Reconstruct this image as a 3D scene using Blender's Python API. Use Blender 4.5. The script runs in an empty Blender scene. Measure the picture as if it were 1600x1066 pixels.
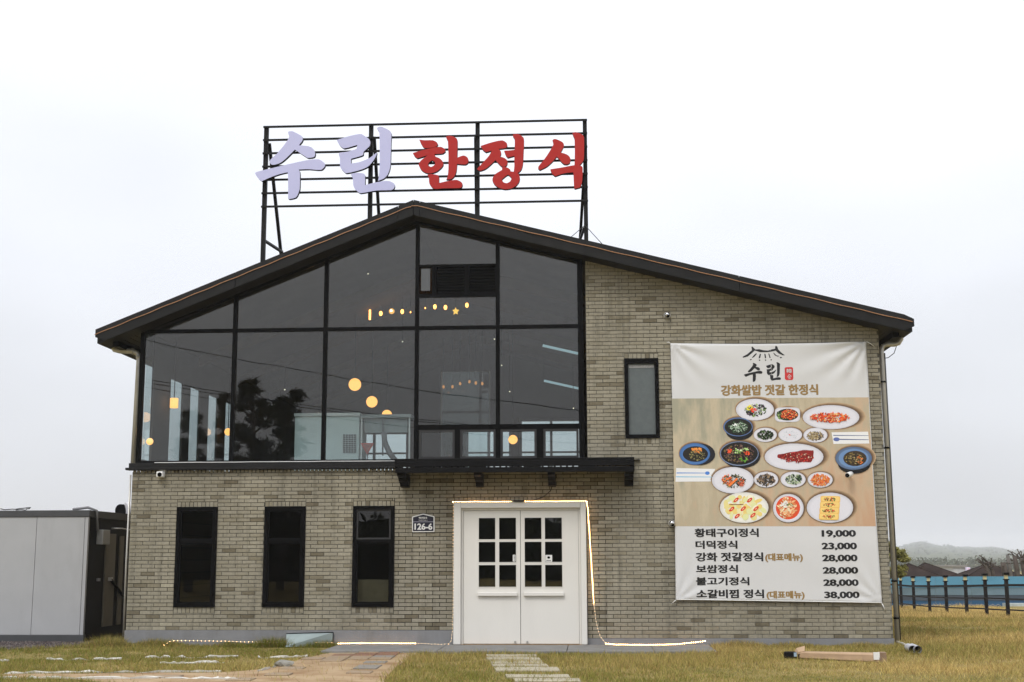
import bpy, bmesh, math, random
import numpy as np
from mathutils import Matrix, Vector
random.seed(7); RNG = np.random.default_rng(7)
SC = bpy.context.scene; COL = SC.collection

# ------------------------------------------------------------------ camera
F_PX, CAM_D, CAM_Z = 2050.0, 20.0, 1.274
PITCH, YAW, ROLL = 0.163697, -0.058615, -0.0029935
def cam_axes():
    cy, sy, cp, sp = math.cos(YAW), math.sin(YAW), math.cos(PITCH), math.sin(PITCH)
    fw = Vector((sy*cp, cy*cp, sp)); rt = Vector((cy, -sy, 0)); up = rt.cross(fw)
    r2 = math.cos(ROLL)*rt + math.sin(ROLL)*up; u2 = -math.sin(ROLL)*rt + math.cos(ROLL)*up
    return r2, u2, fw
AX = cam_axes()
cam = bpy.data.cameras.new('camera'); cam_ob = bpy.data.objects.new('camera', cam); COL.objects.link(cam_ob)
cam.sensor_width = 36.0; cam.lens = F_PX/1600*36.0; cam.clip_start = .1; cam.clip_end = 4000
m3 = Matrix((AX[0], AX[1], -AX[2])).transposed()
cam_ob.matrix_world = Matrix.Translation((0, -CAM_D, CAM_Z)) @ m3.to_4x4()
SC.camera = cam_ob

def P(x, y, Y=0.0):
    """point of the plane at depth Y that was measured at photo pixel (x, y)"""
    d = (x-800)/F_PX*AX[0] - (y-533)/F_PX*AX[1] + AX[2]
    t = (CAM_D+Y)/d.y
    return Vector((t*d.x, Y, CAM_Z+t*d.z))
def G(x, y, z=0.0):
    """point of the level z that was measured at photo pixel (x, y)"""
    d = (x-800)/F_PX*AX[0] - (y-533)/F_PX*AX[1] + AX[2]
    t = (z-CAM_Z)/d.z
    return Vector((t*d.x, t*d.y-CAM_D, z))

# ------------------------------------------------------------------ world: bright overcast
w = bpy.data.worlds.new('World'); SC.world = w; w.use_nodes = True
nt = w.node_tree; nt.nodes.clear(); N = nt.nodes.new; L = nt.links.new
out = N('ShaderNodeOutputWorld'); bg = N('ShaderNodeBackground'); L(bg.outputs[0], out.inputs[0])
sky = N('ShaderNodeTexSky'); sky.sky_type = 'NISHITA'; sky.sun_disc = False
SUN_EL, SUN_AZ = math.radians(52), math.radians(205)
sky.sun_elevation = SUN_EL; sky.sun_rotation = SUN_AZ; sky.air_density = 1.2; sky.dust_density = 4
skm = N('ShaderNodeVectorMath'); skm.operation = 'SCALE'; skm.inputs['Scale'].default_value = .10; L(sky.outputs[0], skm.inputs[0])
tc = N('ShaderNodeTexCoord'); sep = N('ShaderNodeSeparateXYZ'); L(tc.outputs['Generated'], sep.inputs[0])
mx0 = N('ShaderNodeMath'); mx0.operation = 'MAXIMUM'; mx0.inputs[1].default_value = 0; L(sep.outputs['Z'], mx0.inputs[0])
grad = N('ShaderNodeMath'); grad.operation = 'MULTIPLY_ADD'; grad.inputs[1].default_value = 2.0; grad.inputs[2].default_value = 1.0; L(mx0.outputs[0], grad.inputs[0])
noi = N('ShaderNodeTexNoise'); noi.inputs['Scale'].default_value = 2.2; noi.inputs['Detail'].default_value = 3
nmap = N('ShaderNodeMapping'); nmap.inputs['Scale'].default_value = (1, 1, 2.6); L(tc.outputs['Generated'], nmap.inputs[0]); L(nmap.outputs[0], noi.inputs['Vector'])
nr = N('ShaderNodeMapRange'); nr.inputs['From Min'].default_value = .3; nr.inputs['From Max'].default_value = .7; nr.inputs['To Min'].default_value = .91; nr.inputs['To Max'].default_value = 1.09; L(noi.outputs[0], nr.inputs[0])
gm = N('ShaderNodeMath'); gm.operation = 'MULTIPLY'; L(grad.outputs[0], gm.inputs[0]); L(nr.outputs[0], gm.inputs[1])
veil = N('ShaderNodeVectorMath'); veil.operation = 'SCALE'; veil.inputs[0].default_value = (.665, .685, .73); L(gm.outputs[0], veil.inputs['Scale'])
mixw = N('ShaderNodeMix'); mixw.data_type = 'RGBA'; mixw.inputs[0].default_value = .93
L(skm.outputs[0], mixw.inputs[6]); L(veil.outputs[0], mixw.inputs[7]); L(mixw.outputs[2], bg.inputs[0])
bg.inputs[1].default_value = 1.0
sl = bpy.data.lights.new('sun', 'SUN'); sl.energy = 1.5; sl.angle = math.radians(16); sl.color = (1, .96, .9)
so = bpy.data.objects.new('sun', sl); COL.objects.link(so)
sd = Vector((math.sin(SUN_AZ)*math.cos(SUN_EL), math.cos(SUN_AZ)*math.cos(SUN_EL), math.sin(SUN_EL)))
so.rotation_euler = sd.to_track_quat('Z', 'Y').to_euler(); so.location = sd*40
SC.view_settings.view_transform = 'Standard'; SC.view_settings.look = 'None'; SC.view_settings.gamma = 1; SC.view_settings.exposure = 0.0
SC.render.engine = 'CYCLES'
cy = SC.cycles; cy.use_denoising = True; cy.max_bounces = 8; cy.transparent_max_bounces = 24; cy.diffuse_bounces = 3; cy.glossy_bounces = 4; cy.transmission_bounces = 6; cy.volume_bounces = 1
cy.sample_clamp_indirect = 4.0; cy.caustics_reflective = False; cy.caustics_refractive = False
SC.render.film_transparent = False

# ------------------------------------------------------------------ helpers: materials
def lin(r, g, b):
    f = lambda c: (c/255/12.92) if c/255 <= .04045 else ((c/255+.055)/1.055)**2.4
    return (f(r), f(g), f(b), 1)
MATS = {}
def mat(name, col, rough=.6, metal=0, var=.12, vscale=6.0, bump=0.0, bscale=60.0, emit=None, estr=1.0, spec=.4, dirt=0.0):
    """plain procedural surface: base colour with noise variation, fine relief, optional dirt"""
    if name in MATS: return MATS[name]
    m = bpy.data.materials.new(name); m.use_nodes = True; t = m.node_tree; b = t.nodes['Principled BSDF']
    b.inputs['Roughness'].default_value = rough; b.inputs['Metallic'].default_value = metal; b.inputs['Specular IOR Level'].default_value = spec
    if len(col) == 3: col = (*col, 1)
    tcn = t.nodes.new('ShaderNodeTexCoord')
    n = t.nodes.new('ShaderNodeTexNoise'); n.inputs['Scale'].default_value = vscale; n.inputs['Detail'].default_value = 5; t.links.new(tcn.outputs['Object'], n.inputs['Vector'])
    mr = t.nodes.new('ShaderNodeMapRange'); mr.inputs[1].default_value = .25; mr.inputs[2].default_value = .75; mr.inputs[3].default_value = 1-var; mr.inputs[4].default_value = 1+var; t.links.new(n.outputs[0], mr.inputs[0])
    v = t.nodes.new('ShaderNodeVectorMath'); v.operation = 'SCALE'; v.inputs[0].default_value = col[:3]; t.links.new(mr.outputs[0], v.inputs['Scale'])
    last = v.outputs[0]
    if dirt:
        n2 = t.nodes.new('ShaderNodeTexNoise'); n2.inputs['Scale'].default_value = 1.3; n2.inputs['Detail'].default_value = 8; n2.inputs['Roughness'].default_value = .7
        mp = t.nodes.new('ShaderNodeMapping'); mp.inputs['Scale'].default_value = (2.2, 2.2, .7); t.links.new(tcn.outputs['Object'], mp.inputs[0]); t.links.new(mp.outputs[0], n2.inputs['Vector'])
        r2 = t.nodes.new('ShaderNodeMapRange'); r2.inputs[1].default_value = .5; r2.inputs[2].default_value = .75; r2.inputs[3].default_value = 0; r2.inputs[4].default_value = dirt; t.links.new(n2.outputs[0], r2.inputs[0])
        mx = t.nodes.new('ShaderNodeMix'); mx.data_type = 'RGBA'; mx.inputs[7].default_value = (.10, .085, .065, 1); t.links.new(r2.outputs[0], mx.inputs[0]); t.links.new(last, mx.inputs[6]); last = mx.outputs[2]
    t.links.new(last, b.inputs['Base Color'])
    if bump:
        n3 = t.nodes.new('ShaderNodeTexNoise'); n3.inputs['Scale'].default_value = bscale; n3.inputs['Detail'].default_value = 4; t.links.new(tcn.outputs['Object'], n3.inputs['Vector'])
        bp = t.nodes.new('ShaderNodeBump'); bp.inputs['Strength'].default_value = bump; bp.inputs['Distance'].default_value = .01; t.links.new(n3.outputs[0], bp.inputs['Height']); t.links.new(bp.outputs[0], b.inputs['Normal'])
    if emit:
        b.inputs['Emission Color'].default_value = (*emit[:3], 1); b.inputs['Emission Strength'].default_value = estr
    MATS[name] = m; return m

def attr_mat(name, rough=.7, kind='GEOMETRY', attr='Col', bump=0.0, bscale=80, spec=.3, translucent=0.0):
    m = bpy.data.materials.new(name); m.use_nodes = True; t = m.node_tree; b = t.nodes['Principled BSDF']
    a = t.nodes.new('ShaderNodeAttribute'); a.attribute_type = kind; a.attribute_name = attr
    t.links.new(a.outputs['Color'], b.inputs['Base Color']); b.inputs['Roughness'].default_value = rough; b.inputs['Specular IOR Level'].default_value = spec
    if translucent:
        tr = t.nodes.new('ShaderNodeBsdfTranslucent'); ms = t.nodes.new('ShaderNodeMixShader'); ms.inputs[0].default_value = translucent
        t.links.new(a.outputs['Color'], tr.inputs[0]); t.links.new(b.outputs[0], ms.inputs[1]); t.links.new(tr.outputs[0], ms.inputs[2]); t.links.new(ms.outputs[0], t.nodes['Material Output'].inputs[0])
    MATS[name] = m; return m

def glass(name, tint, wav=.02, wscale=1.1, f0=.054):
    """thin pane: each of its two faces reflects by Fresnel and lets tinted light through"""
    m = bpy.data.materials.new(name); m.use_nodes = True; t = m.node_tree; t.nodes.clear()
    o = t.nodes.new('ShaderNodeOutputMaterial'); tr = t.nodes.new('ShaderNodeBsdfTransparent'); tr.inputs[0].default_value = (*tint, 1)
    gl = t.nodes.new('ShaderNodeBsdfGlossy'); gl.inputs['Roughness'].default_value = .0; gl.inputs[0].default_value = (1, .955, .93, 1)
    ge = t.nodes.new('ShaderNodeNewGeometry'); dt = t.nodes.new('ShaderNodeVectorMath'); dt.operation = 'DOT_PRODUCT'; t.links.new(ge.outputs['Normal'], dt.inputs[0]); t.links.new(ge.outputs['Incoming'], dt.inputs[1])
    ab = t.nodes.new('ShaderNodeMath'); ab.operation = 'ABSOLUTE'; t.links.new(dt.outputs['Value'], ab.inputs[0])
    om = t.nodes.new('ShaderNodeMath'); om.operation = 'SUBTRACT'; om.inputs[0].default_value = 1; t.links.new(ab.outputs[0], om.inputs[1])
    pw = t.nodes.new('ShaderNodeMath'); pw.operation = 'POWER'; pw.inputs[1].default_value = 5; t.links.new(om.outputs[0], pw.inputs[0])
    fr = t.nodes.new('ShaderNodeMath'); fr.operation = 'MULTIPLY_ADD'; fr.inputs[1].default_value = 1-f0; fr.inputs[2].default_value = f0; t.links.new(pw.outputs[0], fr.inputs[0]); mx = t.nodes.new('ShaderNodeMixShader')
    tcn = t.nodes.new('ShaderNodeTexCoord'); n = t.nodes.new('ShaderNodeTexNoise'); n.inputs['Scale'].default_value = wscale; n.inputs['Detail'].default_value = 1; t.links.new(tcn.outputs['Object'], n.inputs['Vector'])
    bp = t.nodes.new('ShaderNodeBump'); bp.inputs['Strength'].default_value = wav; bp.inputs['Distance'].default_value = .05; t.links.new(n.outputs[0], bp.inputs['Height']); t.links.new(bp.outputs[0], gl.inputs['Normal'])
    t.links.new(fr.outputs[0], mx.inputs[0]); t.links.new(tr.outputs[0], mx.inputs[1]); t.links.new(gl.outputs[0], mx.inputs[2]); t.links.new(mx.outputs[0], o.inputs[0])
    MATS[name] = m; return m

# ------------------------------------------------------------------ helpers: objects
def tag(o, label=None, cat=None, group=None, kind=None):
    if label: o['label'] = label
    if cat: o['category'] = cat
    if group: o['group'] = group
    if kind: o['kind'] = kind
    return o
def thing(name, label, cat, loc=(0, 0, 0), group=None):
    o = bpy.data.objects.new(name, None); o.empty_display_size = .2; COL.objects.link(o); o.location = loc
    return tag(o, label, cat, group)
def world_loc(o):
    v = Vector((0, 0, 0))
    while o: v = v+o.location; o = o.parent
    return v
def attach(o, parent):
    if parent is not None:
        o.parent = parent; o.location = o.location-world_loc(parent)
class MB:
    def __init__(s): s.v = []; s.f = []; s.c = []; s.cur = None; s.smooth = []
    def add(s, vs, fs, smooth=False):
        b = len(s.v); s.v += [tuple(q) for q in vs]; s.f += [tuple(b+i for i in f) for f in fs]; s.c += [s.cur]*len(fs); s.smooth += [smooth]*len(fs); return s
    def box(s, x0, x1, y0, y1, z0, z1):
        return s.add([(x0,y0,z0),(x1,y0,z0),(x1,y1,z0),(x0,y1,z0),(x0,y0,z1),(x1,y0,z1),(x1,y1,z1),(x0,y1,z1)],
                     [(0,3,2,1),(4,5,6,7),(0,1,5,4),(1,2,6,5),(2,3,7,6),(3,0,4,7)])
    def prism(s, poly, y0, y1):
        """poly in (x, z), extruded from y0 to y1"""
        a = sum(poly[i][0]*poly[(i+1)%len(poly)][1]-poly[(i+1)%len(poly)][0]*poly[i][1] for i in range(len(poly)))
        if a < 0: poly = poly[::-1]
        n = len(poly); vs = [(x, y0, z) for x, z in poly]+[(x, y1, z) for x, z in poly]
        fs = [tuple(range(n)), tuple(range(2*n-1, n-1, -1))]+[(i, n+i, n+(i+1)%n, (i+1)%n) for i in range(n)]
        return s.add(vs, fs)
    def hexa(s, a, b):
        """two quads a and b (4 points each), joined"""
        return s.add(list(a)+list(b), [(3,2,1,0),(4,5,6,7),(0,1,5,4),(1,2,6,5),(2,3,7,6),(3,0,4,7)])
    def tube(s, pts, r, n=8, cap=True, r1=None):
        pts = [Vector(p) for p in pts]; vs = []; m = len(pts)
        ref = Vector((0, 0, 1)) if abs((pts[1]-pts[0]).normalized().z) < .9 else Vector((0, 1, 0))
        for i, p in enumerate(pts):
            d = (pts[min(i+1, m-1)]-pts[max(i-1, 0)]).normalized(); u = d.cross(ref)
            if u.length < 1e-4: u = d.cross(Vector((1, .3, 0)))
            u.normalize(); v = u.cross(d); rr = r if r1 is None else r+(r1-r)*i/(m-1)
            vs += [p+rr*(math.cos(2*math.pi*k/n)*u+math.sin(2*math.pi*k/n)*v) for k in range(n)]
        fs = [(i*n+k, i*n+(k+1)%n, (i+1)*n+(k+1)%n, (i+1)*n+k) for i in range(m-1) for k in range(n)]
        s.add(vs, fs, True)
        if cap: b = len(s.v)-len(vs); s.f += [tuple(b+k for k in range(n))[::-1], tuple(b+(m-1)*n+k for k in range(n))]; s.c += [s.cur]*2; s.smooth += [False]*2
        return s
    def bar(s, a, b, wx, wy):
        """square bar from a to b"""
        a, b = Vector(a), Vector(b); d = (b-a).normalized(); u = d.cross(Vector((0, 1, 0)))
        if u.length < .05: u = d.cross(Vector((1, 0, 0)))
        u.normalize(); v = d.cross(u).normalized(); u *= wx/2; v *= wy/2
        return s.hexa([a-u-v, a+u-v, a+u+v, a-u+v], [b-u-v, b+u-v, b+u+v, b-u+v])
    def ball(s, c, r, seg=16, ring=10, sq=(1, 1, 1)):
        vs = []; c = Vector(c)
        for i in range(ring+1):
            a = math.pi*i/ring
            for k in range(seg):
                p = 2*math.pi*k/seg; vs.append(c+Vector((r*sq[0]*math.sin(a)*math.cos(p), r*sq[1]*math.sin(a)*math.sin(p), r*sq[2]*math.cos(a))))
        return s.add(vs, [(i*seg+k, (i+1)*seg+k, (i+1)*seg+(k+1)%seg, i*seg+(k+1)%seg) for i in range(ring) for k in range(seg)], True)
    def build(s, name, m, parent=None, origin=None, bevel=0.0, kind=None):
        o0 = Vector(origin) if origin is not None else Vector((0, 0, 0))
        me = bpy.data.meshes.new(name); me.from_pydata([tuple(Vector(q)-o0) for q in s.v], [], s.f)
        if any(s.smooth): me.polygons.foreach_set('use_smooth', s.smooth)
        if any(c is not None for c in s.c):
            ca = me.color_attributes.new('Col', 'FLOAT_COLOR', 'CORNER'); buf = []
            for p, c in zip(me.polygons, s.c): buf += list((*(c or (.5, .5, .5)), 1)[:4])*p.loop_total
            ca.data.foreach_set('color', buf)
        if m: me.materials.append(m)
        me.update(); ob = bpy.data.objects.new(name, me); COL.objects.link(ob); ob.location = o0; attach(ob, parent)
        if bevel:
            bv = ob.modifiers.new('bevel', 'BEVEL'); bv.width = bevel; bv.segments = 2; bv.limit_method = 'ANGLE'
        if kind: ob['kind'] = kind
        return ob
def carve(rect, holes):
    """rectangle minus rectangles -> list of rectangles (x0, x1, z0, z1)"""
    todo = [rect]
    for h in holes:
        nxt = []
        for r in todo:
            if h[1] <= r[0] or h[0] >= r[1] or h[3] <= r[2] or h[2] >= r[3]: nxt.append(r); continue
            if h[0] > r[0]: nxt.append((r[0], h[0], r[2], r[3]))
            if h[1] < r[1]: nxt.append((h[1], r[1], r[2], r[3]))
            a, b = max(r[0], h[0]), min(r[1], h[1])
            if h[2] > r[2]: nxt.append((a, b, r[2], h[2]))
            if h[3] < r[3]: nxt.append((a, b, h[3], r[3]))
        todo = nxt
    return todo
def smooth_poly(pts, it=2, corner=52):
    """round the gentle bends of an outline, keep its sharp corners"""
    pts = [Vector((p[0], p[1])) for p in pts]; n = len(pts); res = []
    sharp = []
    for i in range(n):
        a = pts[i]-pts[i-1]; b = pts[(i+1) % n]-pts[i]
        sharp.append(abs(a.angle(b, 0)) > math.radians(corner))
    for i in range(n):
        p0, p1, p2, p3 = pts[i-1], pts[i], pts[(i+1) % n], pts[(i+2) % n]
        m1 = (p2-p0)*.5 if not sharp[i] else (p2-p1); m2 = (p3-p1)*.5 if not sharp[(i+1) % n] else (p2-p1)
        l = (p2-p1).length; m1 = m1.normalized()*l if m1.length > 0 else m1; m2 = m2.normalized()*l if m2.length > 0 else m2
        for k in range(3):
            t = k/3; h = (2*t**3-3*t*t+1)*p1+(t**3-2*t*t+t)*m1*.8+(-2*t**3+3*t*t)*p2+(t**3-t*t)*m2*.8
            res.append((h.x, h.y))
    return res
def outline_mesh(polys, depth):
    """filled 2D outlines (first the outside, then holes) extruded by depth; returns a mesh lying in x, y"""
    cu = bpy.data.curves.new('tmp', 'CURVE'); cu.dimensions = '2D'; cu.fill_mode = 'BOTH'; cu.extrude = depth/2
    for pl in polys:
        sp = cu.splines.new('POLY'); sp.points.add(len(pl)-1); sp.use_cyclic_u = True
        for q, p in zip(sp.points, pl): q.co = (p[0], p[1], 0, 1)
    ob = bpy.data.objects.new('tmp', cu); COL.objects.link(ob)
    dg = bpy.context.evaluated_depsgraph_get(); me = bpy.data.meshes.new_from_object(ob.evaluated_get(dg))
    bpy.data.objects.remove(ob); bpy.data.curves.remove(cu); return me
def text_raw(body, bold=.018):
    """glyph outlines as a flat mesh; heavier weights are three slightly shifted layers"""
    cu = bpy.data.curves.new('tmp', 'FONT'); cu.body = body; cu.size = 1; cu.offset = min(bold, .012)
    ob = bpy.data.objects.new('tmp', cu); COL.objects.link(ob)
    dg = bpy.context.evaluated_depsgraph_get(); me = bpy.data.meshes.new_from_object(ob.evaluated_get(dg))
    bpy.data.objects.remove(ob); bpy.data.curves.remove(cu)
    ex = bold-.012
    if ex > 0:
        vs = []; fs = []
        for k, (dx, dy) in enumerate(((0, 0), (ex*2.2, 0), (-ex*2.2, 0), (0, ex*1.3), (0, -ex*1.3))):
            b0 = len(vs); vs += [(v.co.x+dx, v.co.y+dy, .0002*k) for v in me.vertices]; fs += [tuple(b0+i for i in p.vertices) for p in me.polygons]
        me = bpy.data.meshes.new('text'); me.from_pydata(vs, [], fs)
    return me
def print_mesh(name, me, m, parent, x0, x1, z0, z1, yfun):
    """lay a flat mesh (x, y) as print into the box x0..x1, z0..z1 of a front face"""
    n = len(me.vertices); co = np.empty(n*3); me.vertices.foreach_get('co', co); co = co.reshape(-1, 3)
    mn, mx = co.min(0), co.max(0); X = x0+(co[:, 0]-mn[0])/(mx[0]-mn[0])*(x1-x0); Z = z0+(co[:, 1]-mn[1])/(mx[1]-mn[1])*(z1-z0)
    Y = np.array([yfun(a, b) for a, b in zip(X, Z)])-co[:, 2]
    o0 = Vector(((x0+x1)/2, float(Y.mean()), (z0+z1)/2))
    me.vertices.foreach_set('co', np.stack([X-o0.x, Y-o0.y, Z-o0.z], 1).ravel()); me.update()
    me.materials.clear(); me.materials.append(m)
    ob = bpy.data.objects.new(name, me); COL.objects.link(ob); ob.location = o0; attach(ob, parent); return ob

# ------------------------------------------------------------------ materials
M_black = mat('black_metal', (.005, .005, .0055), .5, 0, .2, 5, .15, 40, spec=.1)
M_blackframe = mat('black_frame', (.003, .003, .0034), .45, 0, .15, 5, spec=.06)
M_fascia = mat('fascia_sheet', (.017, .017, .0175), .55, .0, .15, 3, .15, 25, spec=.12, dirt=.05)
M_soffit = mat('soffit_board', (.02, .02, .021), .5, 0, .15, 5, spec=.12)
M_conc = mat('plinth_concrete', (.205, .208, .215), .85, 0, .1, 5, .4, 60, dirt=.35)
M_slab = mat('slab_concrete', (.19, .185, .175), .9, 0, .16, 4, .5, 60, dirt=.35)
M_white = mat('door_white', (.71, .69, .645), .38, 0, .02, 2, .03, 12, dirt=.06)
M_steel = mat('stainless_steel', (.50, .49, .46), .3, .35, .1, 8, .1, 30)
M_grey = mat('grey_plastic', (.2, .2, .21), .5)
M_wplast = mat('white_plastic', (.75, .75, .73), .35, 0, .04)
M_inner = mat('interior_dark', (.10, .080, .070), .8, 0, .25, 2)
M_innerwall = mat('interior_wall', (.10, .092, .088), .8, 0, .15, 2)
M_wood = mat('wood_brown', (.10, .065, .04), .7, 0, .3, 6)
M_cream = mat('cream_door', (.13, .115, .085), .5, 0, .1)
G_front = glass('curtain_glass', (.80, .845, .85), .012)
G_side = glass('side_glass', (.86, .9, .9), .02)
G_low = glass('lower_window_glass', (.6, .62, .62), .02, 1.5, .022); G_low3 = glass('clearer_window_glass', (.6, .62, .62), .02, 1.5, .045)
G_door = glass('door_glass', (.72, .76, .75), .03, 2)

# ------------------------------------------------------------------ ground
def sstep(a, b, t):
    t = min(1, max(0, (t-a)/(b-a))); return t*t*(3-2*t)
def ground_z(x, y):
    z = -.035 - .28*sstep(6, 22, y) - 2.7*sstep(23.5, 42, y)
    z -= .03*sstep(-7.2, -9, x)*0
    return z
def ground_material():
    m = bpy.data.materials.new('lawn_soil'); m.use_nodes = True; t = m.node_tree; b = t.nodes['Principled BSDF']; b.inputs['Roughness'].default_value = 1; b.inputs['Specular IOR Level'].default_value = .1
    tcn = t.nodes.new('ShaderNodeTexCoord'); n = t.nodes.new('ShaderNodeTexNoise'); n.inputs['Scale'].default_value = .9; n.inputs['Detail'].default_value = 9; n.inputs['Roughness'].default_value = .65; t.links.new(tcn.outputs['Object'], n.inputs['Vector'])
    r = t.nodes.new('ShaderNodeValToRGB'); r.color_ramp.elements[0].position = .33; r.color_ramp.elements[0].color = (.13, .12, .035, 1); r.color_ramp.elements[1].position = .66; r.color_ramp.elements[1].color = (.33, .24, .10, 1)
    t.links.new(n.outputs[0], r.inputs[0]); t.links.new(r.outputs[0], b.inputs['Base Color'])
    n2 = t.nodes.new('ShaderNodeTexNoise'); n2.inputs['Scale'].default_value = 25; n2.inputs['Detail'].default_value = 5; t.links.new(tcn.outputs['Object'], n2.inputs['Vector'])
    bp = t.nodes.new('ShaderNodeBump'); bp.inputs['Strength'].default_value = .8; bp.inputs['Distance'].default_value = .03; t.links.new(n2.outputs[0], bp.inputs['Height']); t.links.new(bp.outputs[0], b.inputs['Normal'])
    return m
M_ground = ground_material()
xs = [-2600, -1200, -400, -150, -60, -30]+list(np.arange(-20, 30.1, 1.0))+[40, 60, 150, 400, 1200, 2600]
ys = [-300, -120, -60, -30]+list(np.arange(-24, 44.1, 1.0))+[60, 120, 300, 700, 1400, 2650]
gb = MB(); gv = [(x, y, ground_z(x, y)) for y in ys for x in xs]; nx = len(xs)
gb.add(gv, [(j*nx+i, j*nx+i+1, (j+1)*nx+i+1, (j+1)*nx+i) for j in range(len(ys)-1) for i in range(nx-1)], True)
tag(gb.build('ground', M_ground), 'flat lawn ground around the restaurant', 'ground', kind='structure')

# ------------------------------------------------------------------ restaurant building
XL, XR = -7.07, 4.42
RX, RZ, SL_, SR_ = -2.68, 6.754, .3996, .2583
EAVE_L, EAVE_R, RT, OVER, BACK = -7.60, 4.849, .215, .35, 13.4
def roof_z(x): return RZ-(RX-x)*SL_ if x < RX else RZ-(x-RX)*SR_
bld = thing('restaurant_building', 'two storey beige brick restaurant with black gable roof and glazed upper front', 'building', (-1.3, 6.5, 0))

# windows and doors as holes of the front wall
WINS = [(-6.342, -5.709), (-4.975, -4.342), (-3.608, -2.975)]; WZ = (.548, 2.056)
HOLES = [(a, b, *WZ) for a, b in WINS]+[(.553, 1.069, 3.062, 4.285), (-2.055, -.062, -.1, 2.105)]
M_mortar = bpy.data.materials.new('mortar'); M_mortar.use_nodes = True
def mortar_nodes():
    t = M_mortar.node_tree; b = t.nodes['Principled BSDF']; b.inputs['Roughness'].default_value = .95; b.inputs['Specular IOR Level'].default_value = .1
    tcn = t.nodes.new('ShaderNodeTexCoord'); n = t.nodes.new('ShaderNodeTexNoise'); n.inputs['Scale'].default_value = .75; n.inputs['Detail'].default_value = 4; t.links.new(tcn.outputs['Object'], n.inputs['Vector'])
    r = t.nodes.new('ShaderNodeValToRGB'); r.color_ramp.elements[0].position = .22; r.color_ramp.elements[0].color = (.016, .0145, .012, 1); r.color_ramp.elements[1].position = .62; r.color_ramp.elements[1].color = (.20, .19, .16, 1); e_ = r.color_ramp.elements.new(.42); e_.color = (.085, .08, .065, 1)
    # the stretch beside and above the door has darker mortar, plus painted canopy shade
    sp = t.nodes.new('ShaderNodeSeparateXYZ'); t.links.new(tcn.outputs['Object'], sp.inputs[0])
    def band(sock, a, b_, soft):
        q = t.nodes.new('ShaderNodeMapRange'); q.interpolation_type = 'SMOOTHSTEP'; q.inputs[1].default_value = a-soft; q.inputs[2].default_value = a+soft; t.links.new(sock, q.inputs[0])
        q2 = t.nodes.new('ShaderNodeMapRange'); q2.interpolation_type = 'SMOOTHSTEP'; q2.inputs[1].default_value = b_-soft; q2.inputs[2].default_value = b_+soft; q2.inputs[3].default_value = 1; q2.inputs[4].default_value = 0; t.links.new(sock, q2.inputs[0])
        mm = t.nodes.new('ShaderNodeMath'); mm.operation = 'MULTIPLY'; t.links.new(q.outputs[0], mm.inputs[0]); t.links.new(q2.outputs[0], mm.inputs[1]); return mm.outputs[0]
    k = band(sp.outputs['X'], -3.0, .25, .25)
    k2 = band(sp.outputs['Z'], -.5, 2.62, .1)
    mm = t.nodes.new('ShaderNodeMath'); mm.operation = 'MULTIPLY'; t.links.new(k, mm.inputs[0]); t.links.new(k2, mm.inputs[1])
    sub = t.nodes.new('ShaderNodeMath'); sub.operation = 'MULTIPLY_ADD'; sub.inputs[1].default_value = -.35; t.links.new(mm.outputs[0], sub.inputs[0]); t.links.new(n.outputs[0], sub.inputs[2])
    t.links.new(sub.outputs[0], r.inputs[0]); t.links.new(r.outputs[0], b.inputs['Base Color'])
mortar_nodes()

fw = MB()
WALL_Y0, WALL_Y1 = .009, .24
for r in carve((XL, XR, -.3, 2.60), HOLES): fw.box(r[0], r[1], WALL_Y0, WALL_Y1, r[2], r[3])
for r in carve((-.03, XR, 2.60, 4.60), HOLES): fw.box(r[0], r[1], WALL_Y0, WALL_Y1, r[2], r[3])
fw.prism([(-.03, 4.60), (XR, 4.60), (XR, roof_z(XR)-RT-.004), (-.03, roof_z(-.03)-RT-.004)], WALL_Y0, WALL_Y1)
front = fw.build('front_wall', M_mortar, bld)

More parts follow.
